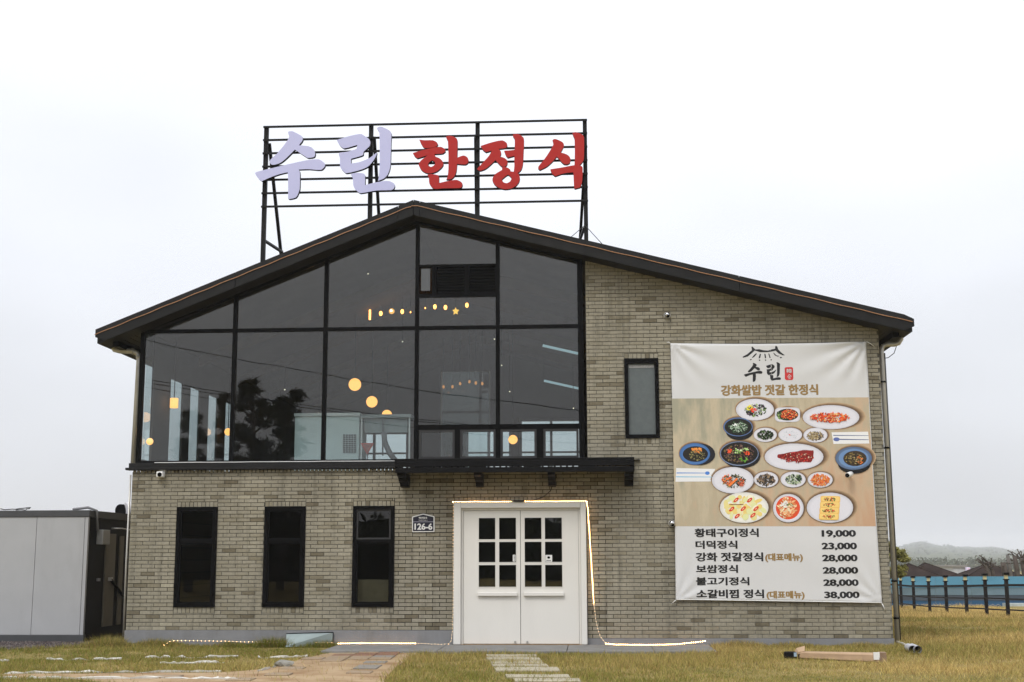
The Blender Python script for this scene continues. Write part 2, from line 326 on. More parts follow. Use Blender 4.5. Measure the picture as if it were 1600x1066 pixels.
# bricks: each its own block with recessed joints
def brick_ramp(t, sock):
    r = t.nodes.new('ShaderNodeValToRGB'); e = r.color_ramp.elements
    e[0].position = 0; e[0].color = (.15, .128, .088, 1); e[1].position = 1; e[1].color = (.36, .33, .25, 1)
    for p, c in ((.12, (.185, .162, .113)), (.22, (.25, .224, .162)), (.55, (.282, .259, .199)), (.85, (.312, .287, .223))):
        q = e.new(p); q.color = (*c, 1)
    t.links.new(sock, r.inputs[0]); return r.outputs[0]
def brick_mat(name, kind):
    m = bpy.data.materials.new(name); m.use_nodes = True; t = m.node_tree; b = t.nodes['Principled BSDF']; b.inputs['Roughness'].default_value = .85; b.inputs['Specular IOR Level'].default_value = .2
    a = t.nodes.new('ShaderNodeAttribute'); a.attribute_type = kind; a.attribute_name = 'tone'
    c = brick_ramp(t, a.outputs['Fac'])
    g = t.nodes.new('ShaderNodeNewGeometry')
    n = t.nodes.new('ShaderNodeTexNoise'); n.inputs['Scale'].default_value = 30; n.inputs['Detail'].default_value = 6; t.links.new(g.outputs['Position'], n.inputs['Vector'])
    mr = t.nodes.new('ShaderNodeMapRange'); mr.inputs[1].default_value = .3; mr.inputs[2].default_value = .7; mr.inputs[3].default_value = .88; mr.inputs[4].default_value = 1.1; t.links.new(n.outputs[0], mr.inputs[0])
    n4 = t.nodes.new('ShaderNodeTexNoise'); n4.inputs['Scale'].default_value = .8; n4.inputs['Detail'].default_value = 6; n4.inputs['Roughness'].default_value = .6
    mp = t.nodes.new('ShaderNodeMapping'); mp.inputs['Scale'].default_value = (1.6, 1, .5); t.links.new(g.outputs['Position'], mp.inputs[0]); t.links.new(mp.outputs[0], n4.inputs['Vector'])
    m4 = t.nodes.new('ShaderNodeMapRange'); m4.inputs[1].default_value = .35; m4.inputs[2].default_value = .7; m4.inputs[3].default_value = 1.08; m4.inputs[4].default_value = .80; t.links.new(n4.outputs[0], m4.inputs[0])
    mm = t.nodes.new('ShaderNodeMath'); mm.operation = 'MULTIPLY'; t.links.new(mr.outputs[0], mm.inputs[0]); t.links.new(m4.outputs[0], mm.inputs[1])
    # rain streaks and splash dirt
    n5 = t.nodes.new('ShaderNodeTexNoise'); n5.inputs['Scale'].default_value = 1; n5.inputs['Detail'].default_value = 5; n5.inputs['Roughness'].default_value = .65
    mp5 = t.nodes.new('ShaderNodeMapping'); mp5.inputs['Scale'].default_value = (7.5, 1, .55); t.links.new(g.outputs['Position'], mp5.inputs[0]); t.links.new(mp5.outputs[0], n5.inputs['Vector'])
    m5 = t.nodes.new('ShaderNodeMapRange'); m5.inputs[1].default_value = .52; m5.inputs[2].default_value = .74; m5.inputs[3].default_value = 1.0; m5.inputs[4].default_value = .62; t.links.new(n5.outputs[0], m5.inputs[0])
    m6 = t.nodes.new('ShaderNodeMath'); m6.operation = 'MULTIPLY'; t.links.new(mm.outputs[0], m6.inputs[0]); t.links.new(m5.outputs[0], m6.inputs[1])
    v = t.nodes.new('ShaderNodeVectorMath'); v.operation = 'SCALE'; t.links.new(c, v.inputs[0]); t.links.new(m6.outputs[0], v.inputs['Scale']); t.links.new(v.outputs[0], b.inputs['Base Color'])
    n3 = t.nodes.new('ShaderNodeTexNoise'); n3.inputs['Scale'].default_value = 90; t.links.new(g.outputs['Position'], n3.inputs['Vector'])
    bp = t.nodes.new('ShaderNodeBump'); bp.inputs['Strength'].default_value = .35; bp.inputs['Distance'].default_value = .006; t.links.new(n3.outputs[0], bp.inputs['Height']); t.links.new(bp.outputs[0], b.inputs['Normal'])
    return m
M_brick = brick_mat('brick_field_clay', 'GEOMETRY'); M_brick1 = brick_mat('brick_clay', 'OBJECT')
CH, JN, BL = .058, .0085, .2085
rects = []   # x0, x1, z0, z1 of every brick face
soldier = []
SOLD = [(a, b, WZ[1], WZ[1]+.079) for a, b in WINS]+[(a, b, WZ[0]-.092, WZ[0]) for a, b in WINS]
SOLD += [(.553, 1.069, 4.285, 4.364), (.553, 1.069, 2.972, 3.062), (-2.055, -.03, 2.105, 2.185)]
for s_ in SOLD:
    n = round((s_[1]-s_[0])/.0645); wdt = (s_[1]-s_[0])/n
    soldier += [(s_[0]+i*wdt+JN/2, s_[0]+(i+1)*wdt-JN/2, s_[2]+JN/2, s_[3]-JN/2) for i in range(n)]
BHOLES = HOLES+SOLD+[(XL-1, -.03, 2.575, 9), (XL-1, -1.0, -1, .204), (-2.06, -.055, -1, 2.0)]
z = .088; k = 0
while z < roof_z(-.03):
    x = XL-(BL/2 if k % 2 else 0)-random.uniform(0, .01)
    while x < XR:
        a, b = max(x, XL), min(x+BL, XR)
        if b-a > .03 and (z < 2.7 or z+CH*.4 < roof_z(b)-RT+.03):
            for r in carve((a, b, z, z+CH), BHOLES):
                if r[1]-r[0] > .0125 and r[3]-r[2] > .0125: rects.append((r[0]+JN/2, r[1]-JN/2, r[2]+JN/2, r[3]-JN/2))
        x += BL
    z += CH; k += 1
# dentil row of headers under the sill
x = XL+.01
while x < -2.95:
    soldier.append((x, x+.043, 2.582, 2.622)); x += .0605
def block(mb, r, tone, yo, deep=.03):
    c = .0022; x0, x1, z0, z1 = r
    vs = [(x0, deep, z0), (x1, deep, z0), (x1, deep, z1), (x0, deep, z1), (x0, yo+c, z0), (x1, yo+c, z0), (x1, yo+c, z1), (x0, yo+c, z1),
          (x0+c, yo, z0+c), (x1-c, yo, z0+c), (x1-c, yo, z1-c), (x0+c, yo, z1-c)]
    mb.add(vs, [(0, 1, 5, 4), (1, 2, 6, 5), (2, 3, 7, 6), (3, 0, 4, 7), (4, 5, 9, 8), (5, 6, 10, 9), (6, 7, 11, 10), (7, 4, 8, 11), (8, 9, 10, 11)])
    mb.tones += [tone]*9
def tone_of():
    q = random.random()
    if q < .07: return random.uniform(.0, .18)
    if q < .2: return random.uniform(.15, .45)
    return random.gauss(.6, .13)
full = [r for r in rects if abs(r[1]-r[0]-(BL-JN)) < 1e-4 and abs(r[3]-r[2]-(CH-JN)) < 1e-4 and not (1.15 < r[1] and r[0] < 4.35 and .55 < r[3] and r[2] < 4.6)]
full.sort(key=lambda r: (r[0]+.1)**2+CAM_D**2+(r[2]-CAM_Z)**2)
pick = set(full[:300])
bf = MB(); bf.tones = []
for r in rects+soldier:
    if r in pick: continue
    block(bf, (r[0]+random.uniform(-.001, .001), r[1]+random.uniform(-.001, .001), r[2]+random.uniform(-.0012, .0012), r[3]+random.uniform(-.0012, .0012)), tone_of(), random.gauss(0, .0012))
fo = bf.build('brick_field', M_brick, front, kind='stuff')
ta = fo.data.attributes.new('tone', 'FLOAT', 'FACE'); ta.data.foreach_set('value', np.clip(bf.tones, 0, 1))
one = MB(); one.tones = []; block(one, (-(BL-JN)/2, (BL-JN)/2, -(CH-JN)/2, (CH-JN)/2), .5, 0)
proto = one.build('brick', M_brick1, None); proto_me = proto.data; bpy.data.objects.remove(proto)
for r in full[:300]:
    o = bpy.data.objects.new('brick', proto_me); COL.objects.link(o); o['tone'] = float(min(1, max(0, tone_of())))
    o.location = ((r[0]+r[1])/2, random.gauss(0, .0012), (r[2]+r[3])/2); o.rotation_euler.y = random.gauss(0, .004); attach(o, front)

# plinth of smooth concrete
pl = MB(); pl.box(XL-.012, -2.056, -.012, .2, -.4, .203); pl.build('plinth', M_conc, bld, bevel=.004)
pl = MB(); pl.box(-.061, XR+.012, -.012, .2, -.4, .087); pl.build('plinth', M_conc, bld, bevel=.004)

# side and rear walls (plain brick, hardly in view)
M_sidebrick = bpy.data.materials.new('side_brick'); M_sidebrick.use_nodes = True
t = M_sidebrick.node_tree; bt = t.nodes.new('ShaderNodeTexBrick'); tcn = t.nodes.new('ShaderNodeTexCoord'); mp = t.nodes.new('ShaderNodeMapping'); mp.inputs['Rotation'].default_value = (math.pi/2, 0, math.pi/2)
bt.inputs['Scale'].default_value = 1; bt.inputs['Brick Width'].default_value = BL; bt.inputs['Row Height'].default_value = CH; bt.inputs['Mortar Size'].default_value = .005
bt.inputs['Color1'].default_value = (.33, .28, .2, 1); bt.inputs['Color2'].default_value = (.27, .225, .155, 1); bt.inputs['Mortar'].default_value = (.16, .15, .13, 1)
t.links.new(tcn.outputs['Object'], mp.inputs[0]); t.links.new(mp.outputs[0], bt.inputs[0]); t.links.new(bt.outputs[0], t.nodes['Principled BSDF'].inputs['Base Color']); t.nodes['Principled BSDF'].inputs['Roughness'].default_value = .9
sw = MB(); sw.box(XL, XL+.22, WALL_Y1, 13.0, -.3, 2.60); sw.build('side_wall', M_sidebrick, bld)
sw = MB(); sw.box(XR-.22, XR, WALL_Y1, 13.0, -.3, roof_z(XR)-RT-.004); sw.build('side_wall', M_sidebrick, bld)
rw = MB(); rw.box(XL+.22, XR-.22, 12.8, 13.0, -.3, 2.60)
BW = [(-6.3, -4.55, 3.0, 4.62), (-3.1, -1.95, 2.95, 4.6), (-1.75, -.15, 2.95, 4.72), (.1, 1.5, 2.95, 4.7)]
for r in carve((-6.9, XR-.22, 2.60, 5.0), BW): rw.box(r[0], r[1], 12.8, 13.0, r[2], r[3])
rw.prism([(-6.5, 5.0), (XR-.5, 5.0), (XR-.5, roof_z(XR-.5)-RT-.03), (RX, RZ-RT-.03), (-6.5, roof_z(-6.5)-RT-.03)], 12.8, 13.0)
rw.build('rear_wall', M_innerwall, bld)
for r in BW:
    q = MB()
    mxx = (r[0]+r[1])/2
    for b_ in ((r[0], r[1], r[2], r[2]+.06), (r[0], r[1], r[3]-.06, r[3]), (r[0], r[0]+.06, r[2]+.06, r[3]-.06), (r[1]-.06, r[1], r[2]+.06, r[3]-.06), (mxx-.03, mxx+.03, r[2]+.06, r[3]-.06), (r[0]+.06, mxx-.03, 3.86, 3.9), (mxx+.03, r[1]-.06, 3.86, 3.9)):
        q.box(b_[0], b_[1], 12.84, 12.96, b_[2], b_[3])
    wn = q.build('rear_window', M_grey, bld); MB().box(r[0]+.06, r[1]-.06, 12.89, 12.9, r[2]+.06, r[3]-.06).build('pane', G_side, wn)

# upper storey left side: piers between tall panes
side_open = [(.09, .45, 4.40), (1.30, 1.98, 4.24), (2.39, 2.96, 4.24), (3.5, 4.09, 4.24), (4.63, 5.2, 4.24)]
us = MB(); zt = roof_z(-7.0)-RT-.01; y = 0.08
for a, b_, zz in side_open:
    if a > y+.01: us.box(-6.975, -6.94, y, a, 2.62, zt)
    us.box(-6.975, -6.94, a, b_, zz, zt); us.box(-6.975, -6.94, a, b_, 2.62, 2.80); y = b_
us.box(-6.975, -6.94, y, 12.8, 2.62, zt)
usw = us.build('upper_side_wall', M_innerwall, bld)
for a, b_, zz in side_open:
    MB().box(-6.962, -6.955, a, b_, 2.80, zz).build('pane', G_side, usw)

# floors
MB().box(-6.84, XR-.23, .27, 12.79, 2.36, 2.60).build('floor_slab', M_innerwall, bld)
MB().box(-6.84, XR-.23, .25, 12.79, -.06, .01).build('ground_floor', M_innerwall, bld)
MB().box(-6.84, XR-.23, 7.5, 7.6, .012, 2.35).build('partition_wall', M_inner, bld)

# roof: two slabs, fascia in panels, soffit boards, gutters
rf = MB(); rf.prism([(EAVE_L, roof_z(EAVE_L)), (RX, RZ), (RX, RZ-RT), (EAVE_L, roof_z(EAVE_L)-RT)], -OVER+.02, BACK)
roof = rf.build('roof', M_fascia, bld)
rf = MB(); rf.prism([(RX, RZ), (EAVE_R, roof_z(EAVE_R)), (EAVE_R, roof_z(EAVE_R)-RT), (RX, RZ-RT)], -OVER+.02, BACK); rf.build('roof_slope', M_fascia, roof)
fas = [EAVE_L-.03, -5.45, -2.92, RX, -2.58, -.02, 2.3, EAVE_R+.03]
for a, b_ in zip(fas[:-1], fas[1:]):
    q = MB(); a += .004; b_ -= .004; lo = RT+.012
    if a < EAVE_L: poly = [(a, roof_z(a)+.01), (b_, roof_z(b_)+.015), (b_, roof_z(b_)-lo), (a+.16, roof_z(a+.16)-lo), (a, roof_z(a)-.11)]
    elif b_ > EAVE_R: poly = [(a, roof_z(a)+.015), (b_-.14, roof_z(b_-.14)+.015), (b_, roof_z(b_)-.02), (b_, roof_z(b_)-.13), (b_-.15, roof_z(b_-.15)-lo), (a, roof_z(a)-lo)]
    else: poly = [(a, roof_z(a)+.015), (b_, roof_z(b_)+.015), (b_, roof_z(b_)-lo), (a, roof_z(a)-lo)]
    q.prism(poly, -OVER-.01, -OVER+.018); q.build('fascia_panel', M_fascia, roof)
# soffit boards under the front overhang and the eaves
for i in range(5):
    y0, y1 = -OVER+.022+i*.068, -OVER+.022+(i+1)*.068-.008
    q = MB()
    q.prism([(EAVE_L+.02, roof_z(EAVE_L+.02)-RT-.002), (RX, RZ-RT-.002), (RX, RZ-RT-.018), (EAVE_L+.02, roof_z(EAVE_L+.02)-RT-.018)], y0, y1)
    q.prism([(RX+.001, RZ-RT-.002), (EAVE_R-.02, roof_z(EAVE_R-.02)-RT-.002), (EAVE_R-.02, roof_z(EAVE_R-.02)-RT-.018), (RX+.001, RZ-RT-.018)], y0, y1)
    q.build('soffit_board', M_soffit, roof)
for s_, xa, xb in ((0, EAVE_L+.14, XL+.04), (1, XR, EAVE_R-.14)):
    n = 5; wd = (xb-xa)/n
    for i in range(n):
        a, b_ = xa+i*wd, xa+(i+1)*wd-.008
        q = MB(); q.prism([(a, roof_z(a)-RT-.003), (b_, roof_z(b_)-RT-.003), (b_, roof_z(b_)-RT-.02), (a, roof_z(a)-RT-.02)], .0, BACK-.1); q.build('soffit_board', M_soffit, roof)
q = MB(); q.box(EAVE_L+.17, EAVE_L+.27, -.12, BACK-.05, roof_z(EAVE_L+.17)-RT-.09, roof_z(EAVE_L+.17)-RT-.004); q.build('gutter', M_blackframe, roof)
q = MB(); q.box(EAVE_R-.25, EAVE_R-.15, -.12, BACK-.05, roof_z(EAVE_R-.15)-RT-.09, roof_z(EAVE_R-.15)-RT-.004); q.build('gutter', M_blackframe, roof)
# interior ceiling lining and rafters under the roof
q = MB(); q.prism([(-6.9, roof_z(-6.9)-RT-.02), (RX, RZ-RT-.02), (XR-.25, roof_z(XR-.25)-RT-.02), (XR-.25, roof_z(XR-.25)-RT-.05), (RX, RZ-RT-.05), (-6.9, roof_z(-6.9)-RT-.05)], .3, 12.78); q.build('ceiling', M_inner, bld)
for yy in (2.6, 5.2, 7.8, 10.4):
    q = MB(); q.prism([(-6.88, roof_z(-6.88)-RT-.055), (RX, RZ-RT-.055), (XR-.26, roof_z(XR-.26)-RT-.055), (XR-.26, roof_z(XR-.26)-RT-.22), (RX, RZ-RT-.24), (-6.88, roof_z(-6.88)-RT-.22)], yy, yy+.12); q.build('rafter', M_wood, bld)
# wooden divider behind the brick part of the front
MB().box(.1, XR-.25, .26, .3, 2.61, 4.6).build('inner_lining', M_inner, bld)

# curtain wall
CWL, CWR, CZ0 = -7.03, -.078, 2.77
def cw_top(x): return roof_z(x)-RT-.065
cw = MB()
cw.box(CWL, -6.962, -.005, .075, 2.70, roof_z(CWL)-RT-.003)        # corner post
curtain = cw.build('curtain_wall', M_blackframe, bld)
def mull(x0, x1, z0, z1, y0=-.012, y1=.07): return MB().box(x0, x1, y0, y1, z0, z1).build('mullion', M_blackframe, curtain)
MUL = [(-5.561, -5.499), (-4.126, -4.064), (-2.687, -2.627), (-1.426, -1.364)]
for a, b_ in MUL:
    q = MB(); q.prism([(a, CZ0-.03), (b_, CZ0-.03), (b_, roof_z(b_)-RT-.01), (a, roof_z(a)-RT-.01)], -.012, .07); q.build('mullion', M_blackframe, curtain)
q = MB(); q.prism([(-.155, CZ0-.03), (-.07, CZ0-.03), (-.07, roof_z(-.07)-RT-.01), (-.155, roof_z(-.155)-RT-.01)], -.02, .2); q.build('mullion', M_blackframe, curtain)
edges = [-6.962]+[v for m_ in MUL for v in m_]+[-.155]
bays = [(edges[i], edges[i+1]) for i in range(0, len(edges), 2)]
TZ = (4.779, 4.835)
VZ = P(715, 413)[2], P(715, 464)[2]          # vent band top, bottom
AZ = P(780, 663)[2], P(780, 671)[2]          # awning row transom top, bottom
def bar_(x0, x1, z0, z1, name='transom', y0=-.008, y1=.06): return MB().box(x0, x1, y0, y1, z0, z1).build(name, M_blackframe, curtain)
def pane(x0, x1, z0, z1, m=G_front):
    return MB().box(x0, x1, .02, .03, z0, z1).build('pane', m, curtain)
for i, (a, b_) in enumerate(bays):
    bar_(a, b_, *TZ); bar_(a, b_, CZ0-.035, CZ0)
    q = MB(); h0 = cw_top(a); h1 = cw_top(b_)
    q.prism([(a, h0), (b_, h1), (b_, roof_z(b_)-RT-.006), (a, roof_z(a)-RT-.006)] if i else [(a, max(h0, TZ[1]-.02)), (b_, h1), (b_, roof_z(b_)-RT-.006), (a, roof_z(a)-RT-.006)], -.006, .065); q.build('head_rail', M_blackframe, curtain)
    if i in (0, 1, 2):
        pane(a, b_, CZ0, TZ[0])
        lo = a if cw_top(a) > TZ[1]+.01 else a+(TZ[1]+.01-cw_top(a))/SL_
        poly = [(lo, TZ[1]), (b_, TZ[1]), (b_, h1), (lo, max(cw_top(lo), TZ[1]+.001))]
        MB().prism(poly, .02, .03).build('pane', G_front, curtain)
    else:
        pane(a, b_, AZ[0], TZ[0]); bar_(a, b_, AZ[1], AZ[0])
        if i == 3:
            pane(a, b_, TZ[1], VZ[1]-.0); bar_(a, b_, VZ[1], VZ[1]+.055); bar_(a, b_, VZ[0]-.035, VZ[0])
            MB().prism([(a, VZ[0]), (b_, VZ[0]), (b_, h1), (a, h0)], .02, .03).build('pane', G_front, curtain)
            zz0, zz1 = VZ[1]+.055, VZ[0]-.035
            x1 = P(675, 440)[0]; x2 = P(682, 440)[0]; x3 = P(726, 440)[0]; x4 = P(733, 440)[0]
            vent = MB().box(x1, x2, -.01, .06, zz0, zz1).box(x3, x4, -.01, .06, zz0, zz1).build('vent_frame', M_blackframe, curtain)
            vp = MB().box(a+.03, x1-.03, .0, .012, zz0+.05, zz1-.03).build('pane', mat('vent_pane_grey', (.09, .095, .1), .2, 0, .05, spec=.5), curtain)
            for q0, q1 in ((x2, x3), (x4, b_)):
                nz = 9
                for k in range(nz):
                    za = zz0+.012+k*(zz1-zz0-.02)/nz
                    q = MB(); q.hexa([(q0+.012, .005, za), (q1-.012, .005, za), (q1-.012, .04, za+.03), (q0+.012, .04, za+.03)], [(q0+.012, .005, za+.006), (q1-.012, .005, za+.006), (q1-.012, .04, za+.036), (q0+.012, .04, za+.036)]); q.build('louvre_slat', M_black, curtain)
                MB().box(q0, q1, .045, .055, zz0, zz1).build('vent_back', M_blackframe, curtain)
        else:
            MB().prism([(a, TZ[1]), (b_, TZ[1]), (b_, h1), (a, h0)], .02, .03).build('pane', G_front, curtain)
# awning vents: frame plus pane
M_sash = mat('grey_sash', (.04, .04, .041), .4, 0, .1, spec=.2)
for (pa, pb, ba) in ((654.5, 710.5, 3), (719, 774.5, 3), (782, 838.5, 4), (849, 904.2, 4)):
    xa, xb = P(pa, 690)[0], P(pb, 690)[0]; z0, z1 = CZ0, AZ[1]
    q = MB(); fr_ = .035
    q.box(xa, xb, -.004, .05, z0, z0+fr_).box(xa, xb, -.004, .05, z1-fr_, z1).box(xa, xa+fr_, -.004, .05, z0+fr_, z1-fr_).box(xb-fr_, xb, -.004, .05, z0+fr_, z1-fr_)
    aw = q.build('awning_window', M_sash, bld); MB().box(xa+fr_, xb-fr_, .02, .03, z0+fr_, z1-fr_).build('pane', G_front, aw)
for (pa, pb) in ((710.5, 719), (838.5, 849)): mull(P(pa, 690)[0], P(pb, 690)[0], CZ0, AZ[1])
for (pa, pb) in ((653.2, 654.5), (774.5, 775.8), (780.4, 782)):
    mull(P(pa, 690)[0], P(pb, 690)[0], CZ0, AZ[1])

# sill ledge below the glass, left of the canopy
q = MB(); q.box(XL-.045, -2.93, -.05, .1, 2.665, 2.735); q.box(XL-.09, -2.93, -.075, .1, 2.628, 2.663); q.build('sill_ledge', M_fascia, bld, bevel=.004)
q = MB(); q.tube([(XL+.35+i*.22, -.02+random.uniform(-.008, .008), 2.741+random.uniform(0, .003)) for i in range(18)], .006, 6); q.build('sill_cable', M_wplast, bld)

# canopy over the entrance
CX0, CX1, CY = -2.896, .660, -.55
cp = MB(); cp.box(CX0, CX1, CY, -.002, 2.70, 2.735); canopy = cp.build('canopy', M_black, bld, bevel=.004)
q = MB(); q.box(CX0, CX1, CY-.004, CY+.05, 2.614, 2.698); q.build('front_beam', M_black, canopy, bevel=.003)
q = MB(); q.box(CX0+.02, CX1-.02, CY+.002, CY+.05, 2.524, 2.601); q.build('front_beam', M_black, canopy, bevel=.003)
n = 34
for i in range(n):
    x = CX0+.3+i*(CX1-CX0-.5)/n; w_ = .03 if i % 9 else .26
    MB().box(x, x+w_, CY+.004, CY+.045, 2.601, 2.614).build('spacer', M_black, canopy)
MB().box(CX0, CX0+.05, CY+.051, -.004, 2.53, 2.698).build('end_beam', M_black, canopy); MB().box(CX1-.05, CX1, CY+.051, -.004, 2.53, 2.698).build('end_beam', M_black, canopy)
for i, xb in enumerate((P(630, 750, -.3)[0], P(748, 750, -.3)[0], P(862, 750, -.3)[0], P(983, 750, -.3)[0])):
    wd = .065 if i in (0, 3) else .055
    q = MB(); prof = [(CY+.03, 2.522), (-.03, 2.522), (-.03, 2.33), (-.16, 2.345), (-.22, 2.40), (-.32, 2.42), (-.38, 2.465), (CY+.05, 2.485)]
    m_ = len(prof); q.add([(xb-wd, a, b_) for a, b_ in prof]+[(xb+wd, a, b_) for a, b_ in prof], [tuple(range(m_)), tuple(range(2*m_-1, m_-1, -1))]+[(k, m_+k, m_+(k+1) % m_, (k+1) % m_) for k in range(m_)])
    q.build('bracket', M_black, canopy)
q = MB(); q.box(CX1, .765, -.06, -.003, 2.725, 2.735); q.build('flashing_end', M_black, canopy)
q = MB(); c0 = P(863, 758, -.1)
q.tube([(c0[0], -.12, 2.345), (c0[0]-.03, -.05, 2.27), (c0[0]-.14, -.03, 2.18), (c0[0]-.32, -.025, 2.12), (c0[0]-.5, -.09, 2.118)], .006, 6); q.build('door_light_wire', M_blackframe, canopy)

# ground floor windows
M_shade = mat('paper_panel', (.30, .26, .17), .8, 0, .15, 8)
for i, (a, b_) in enumerate(WINS):
    z0, z1 = WZ; f_ = .052; zt = 1.535
    q = MB(); q.box(a, b_, -.022, .07, z0, z0+f_).box(a, b_, -.022, .07, z1-f_, z1).box(a, a+f_, -.022, .07, z0+f_, z1-f_).box(b_-f_, b_, -.022, .07, z0+f_, z1-f_)
    wn = q.build('window', M_blackframe, bld)
    q = MB(); q.box(a+f_, b_-f_, -.012, .06, zt-.02, zt+.02).build('meeting_rail', M_blackframe, wn)
    s_ = .026
    for (c0, c1) in ((z0+f_, zt-.02), (zt+.02, z1-f_)):
        q = MB(); q.box(a+f_, b_-f_, .0, .05, c0, c0+s_).box(a+f_, b_-f_, .0, .05, c1-s_, c1).box(a+f_, a+f_+s_, .0, .05, c0+s_, c1-s_).box(b_-f_-s_, b_-f_, .0, .05, c0+s_, c1-s_); q.build('sash', M_sash if i == 2 and c1 > 1.6 else M_blackframe, wn)
        MB().box(a+f_+s_, b_-f_-s_, .022, .03, c0+s_, c1-s_).build('pane', G_low3 if i == 2 and c1 > 1.6 else G_low, wn)
q = MB(); q.box(-3.54, -3.04, .13, .15, .56, .955); q.build('paper_panel', M_shade, bld)

# upper right window with frosted film
a, b_, z0, z1 = HOLES[3]; f_ = .055
q = MB(); q.box(a, b_, -.022, .07, z0, z0+f_).box(a, b_, -.022, .07, z1-f_-.02, z1).box(a, a+f_, -.022, .07, z0+f_, z1-f_-.02).box(b_-f_, b_, -.022, .07, z0+f_, z1-f_-.02)
wn = q.build('window', M_blackframe, bld)
MB().box(a+f_, b_-f_, .022, .03, z0+f_, z1-f_-.02).build('pane', mat('frosted_film', (.105, .122, .124), .35, 0, .10, 14, .1, 30), wn)
q = MB(); q.box(a+f_+.01, b_-f_-.01, .017, .0215, z1-f_-.085, z1-f_-.045); q.build('film_edge', mat('film_edge', (.33, .33, .33), .5, 0, .5, 60), wn)

# entrance: deep white frame and two leaves
DX0, DX1, DZ = -2.055, -.062, 2.105
LX0, LXC, LX1, LZ = P(724.8, 900)[0], P(813.6, 900)[0], P(904.2, 900)[0], P(813, 798)[2]
q = MB(); DY = -.13
q.box(DX0, LX0-.035, DY, .1, 0.002, DZ).box(LX1+.035, DX1, DY, .1, .002, DZ).box(LX0-.035, LX1+.035, DY, .1, LZ+.035, DZ)
door = q.build('entrance_frame', M_white, bld, bevel=.012)
q = MB(); q.box(LX0-.034, LX0-.004, -.07, .1, .002, LZ+.004).box(LX1+.004, LX1+.034, -.07, .1, .002, LZ+.004).box(LX0-.034, LX1+.034, -.07, .1, LZ+.004, LZ+.034); q.build('door_jamb', M_white, door, bevel=.004)
q = MB(); q.box(DX0+.01, DX1-.01, -.12, .02, -.02, .0015); q.build('threshold', mat('threshold_rust', (.35, .22, .1), .8, 0, .4, 20), door)
cols = [(748.5, 774.3), (780.3, 806.6), (820.1, 846.4), (851.8, 878.3)]; rows = [(809.5, 842.8), (847, 878.5), (883, 917)]
for lf in range(2):
    xa, xb = (LX0, LXC-.004) if lf == 0 else (LXC+.004, LX1)
    pr = [(P(c[0], 860)[0], P(c[1], 860)[0], P(790, r[1])[2], P(790, r[0])[2]) for c in cols[lf*2:lf*2+2] for r in rows]
    q = MB()
    for r in carve((xa, xb, .012, LZ), pr): q.box(r[0], r[1], -.055, -.012, r[2], r[3])
    leaf = q.build('door_leaf', M_white, bld)
    for r in pr:
        MB().box(r[0], r[1], -.038, -.030, r[2], r[3]).build('pane', G_door, leaf)
        s_ = .010
        q = MB(); q.box(r[0]-s_, r[1]+s_, -.061, -.0555, r[2]-s_, r[2]).box(r[0]-s_, r[1]+s_, -.061, -.0555, r[3], r[3]+s_).box(r[0]-s_, r[0], -.061, -.0555, r[2], r[3]).box(r[1], r[1]+s_, -.061, -.0555, r[2], r[3]); q.build('glazing_bead', M_white, leaf)
    hx = (747, 808.8) if lf == 0 else (819, 881.3)
    q = MB(); q.box(P(hx[0], 928)[0], P(hx[1], 928)[0], -.10, -.0555, P(800, 931.2)[2], P(800, 925.6)[2]); q.build('ledge_handle', M_white, leaf, bevel=.006)
    lx = P(805.3 if lf == 0 else 824.3, 1003)[0]
    q = MB(); q.tube([(lx, -.056, .038), (lx, -.07, .038)], .018, 14); lk = q.build('lock', M_steel, leaf)
    MB().box(lx-.003, lx+.003, -.0715, -.0705, .03, .046).build('keyhole', M_blackframe, lk)
stick = MB().box(P(801.5, 870)[0], P(805.7, 870)[0], -.042, -.0395, P(800, 877.5)[2], P(800, 867)[2]).build('sticker', M_wplast, bld)
for k in range(4):
    zc = P(800, 869+k*2.2)[2]; MB().box(P(803, 870)[0], P(804.4, 870)[0], -.0435, -.0425, zc-.006, zc+.006).build('sticker_print', M_blackframe, stick)
stick = MB().box(P(852.2, 870)[0], P(862.8, 870)[0], -.042, -.0395, P(800, 878)[2], P(800, 867.5)[2]).build('sticker', M_wplast, bld)
q = MB(); c = P(857.5, 871.3)
q.add([(c[0]+.022*math.cos(k*math.pi/8), -.0435, c[2]+.018*math.sin(k*math.pi/8)) for k in range(16)], [tuple(range(16))]); q.build('sticker_print', M_blackframe, stick)
MB().box(c[0]-.035, c[0]+.035, -.0435, -.0425, c[2]-.05, c[2]-.042).build('sticker_print', M_blackframe, stick)
q = MB(); q.box(-1.15, -.99, -.17, -.135, 2.107, 2.125); q.build('wire_clip', M_blackframe, door)

# downpipes
q = MB(); pth = [P(177, 531, .25), P(175.5, 540, .25), P(179, 546.5, .25), P(187, 548.5, .25), P(207, 549, .25), P(214, 551.5, .25), P(217.5, 559, .25), P(207.5, 735, .25)]
q.tube(pth, .042, 12); pipe = q.build('downpipe', M_steel, bld)
MB().tube([pth[4]+Vector((-.01, 0, 0)), pth[4]+Vector((.02, 0, 0))], .05, 12).build('pipe_collar', M_steel, pipe)
MB().tube([P(217.3, 556, .25), P(217.2, 560.5, .25)], .05, 12).build('pipe_collar', M_steel, pipe)
q = MB(); a = P(204, 742, .3); q.tube([a, (a[0]-.005, .3, 1.2), (a[0]-.0, .3, .1)], .016, 8); q.build('side_conduit', M_steel, bld)
q = MB(); pth = [P(1408.5, 521, .25), P(1408, 530, .25), P(1404, 536.5, .25), P(1397, 538.5, .25), P(1385, 538.5, .25), P(1379.5, 541, .25), P(1377.2, 548, .25), P(1402.5, 1003, .25)]
q.tube(pth, .036, 12); pipe = q.build('downpipe', M_steel, bld)
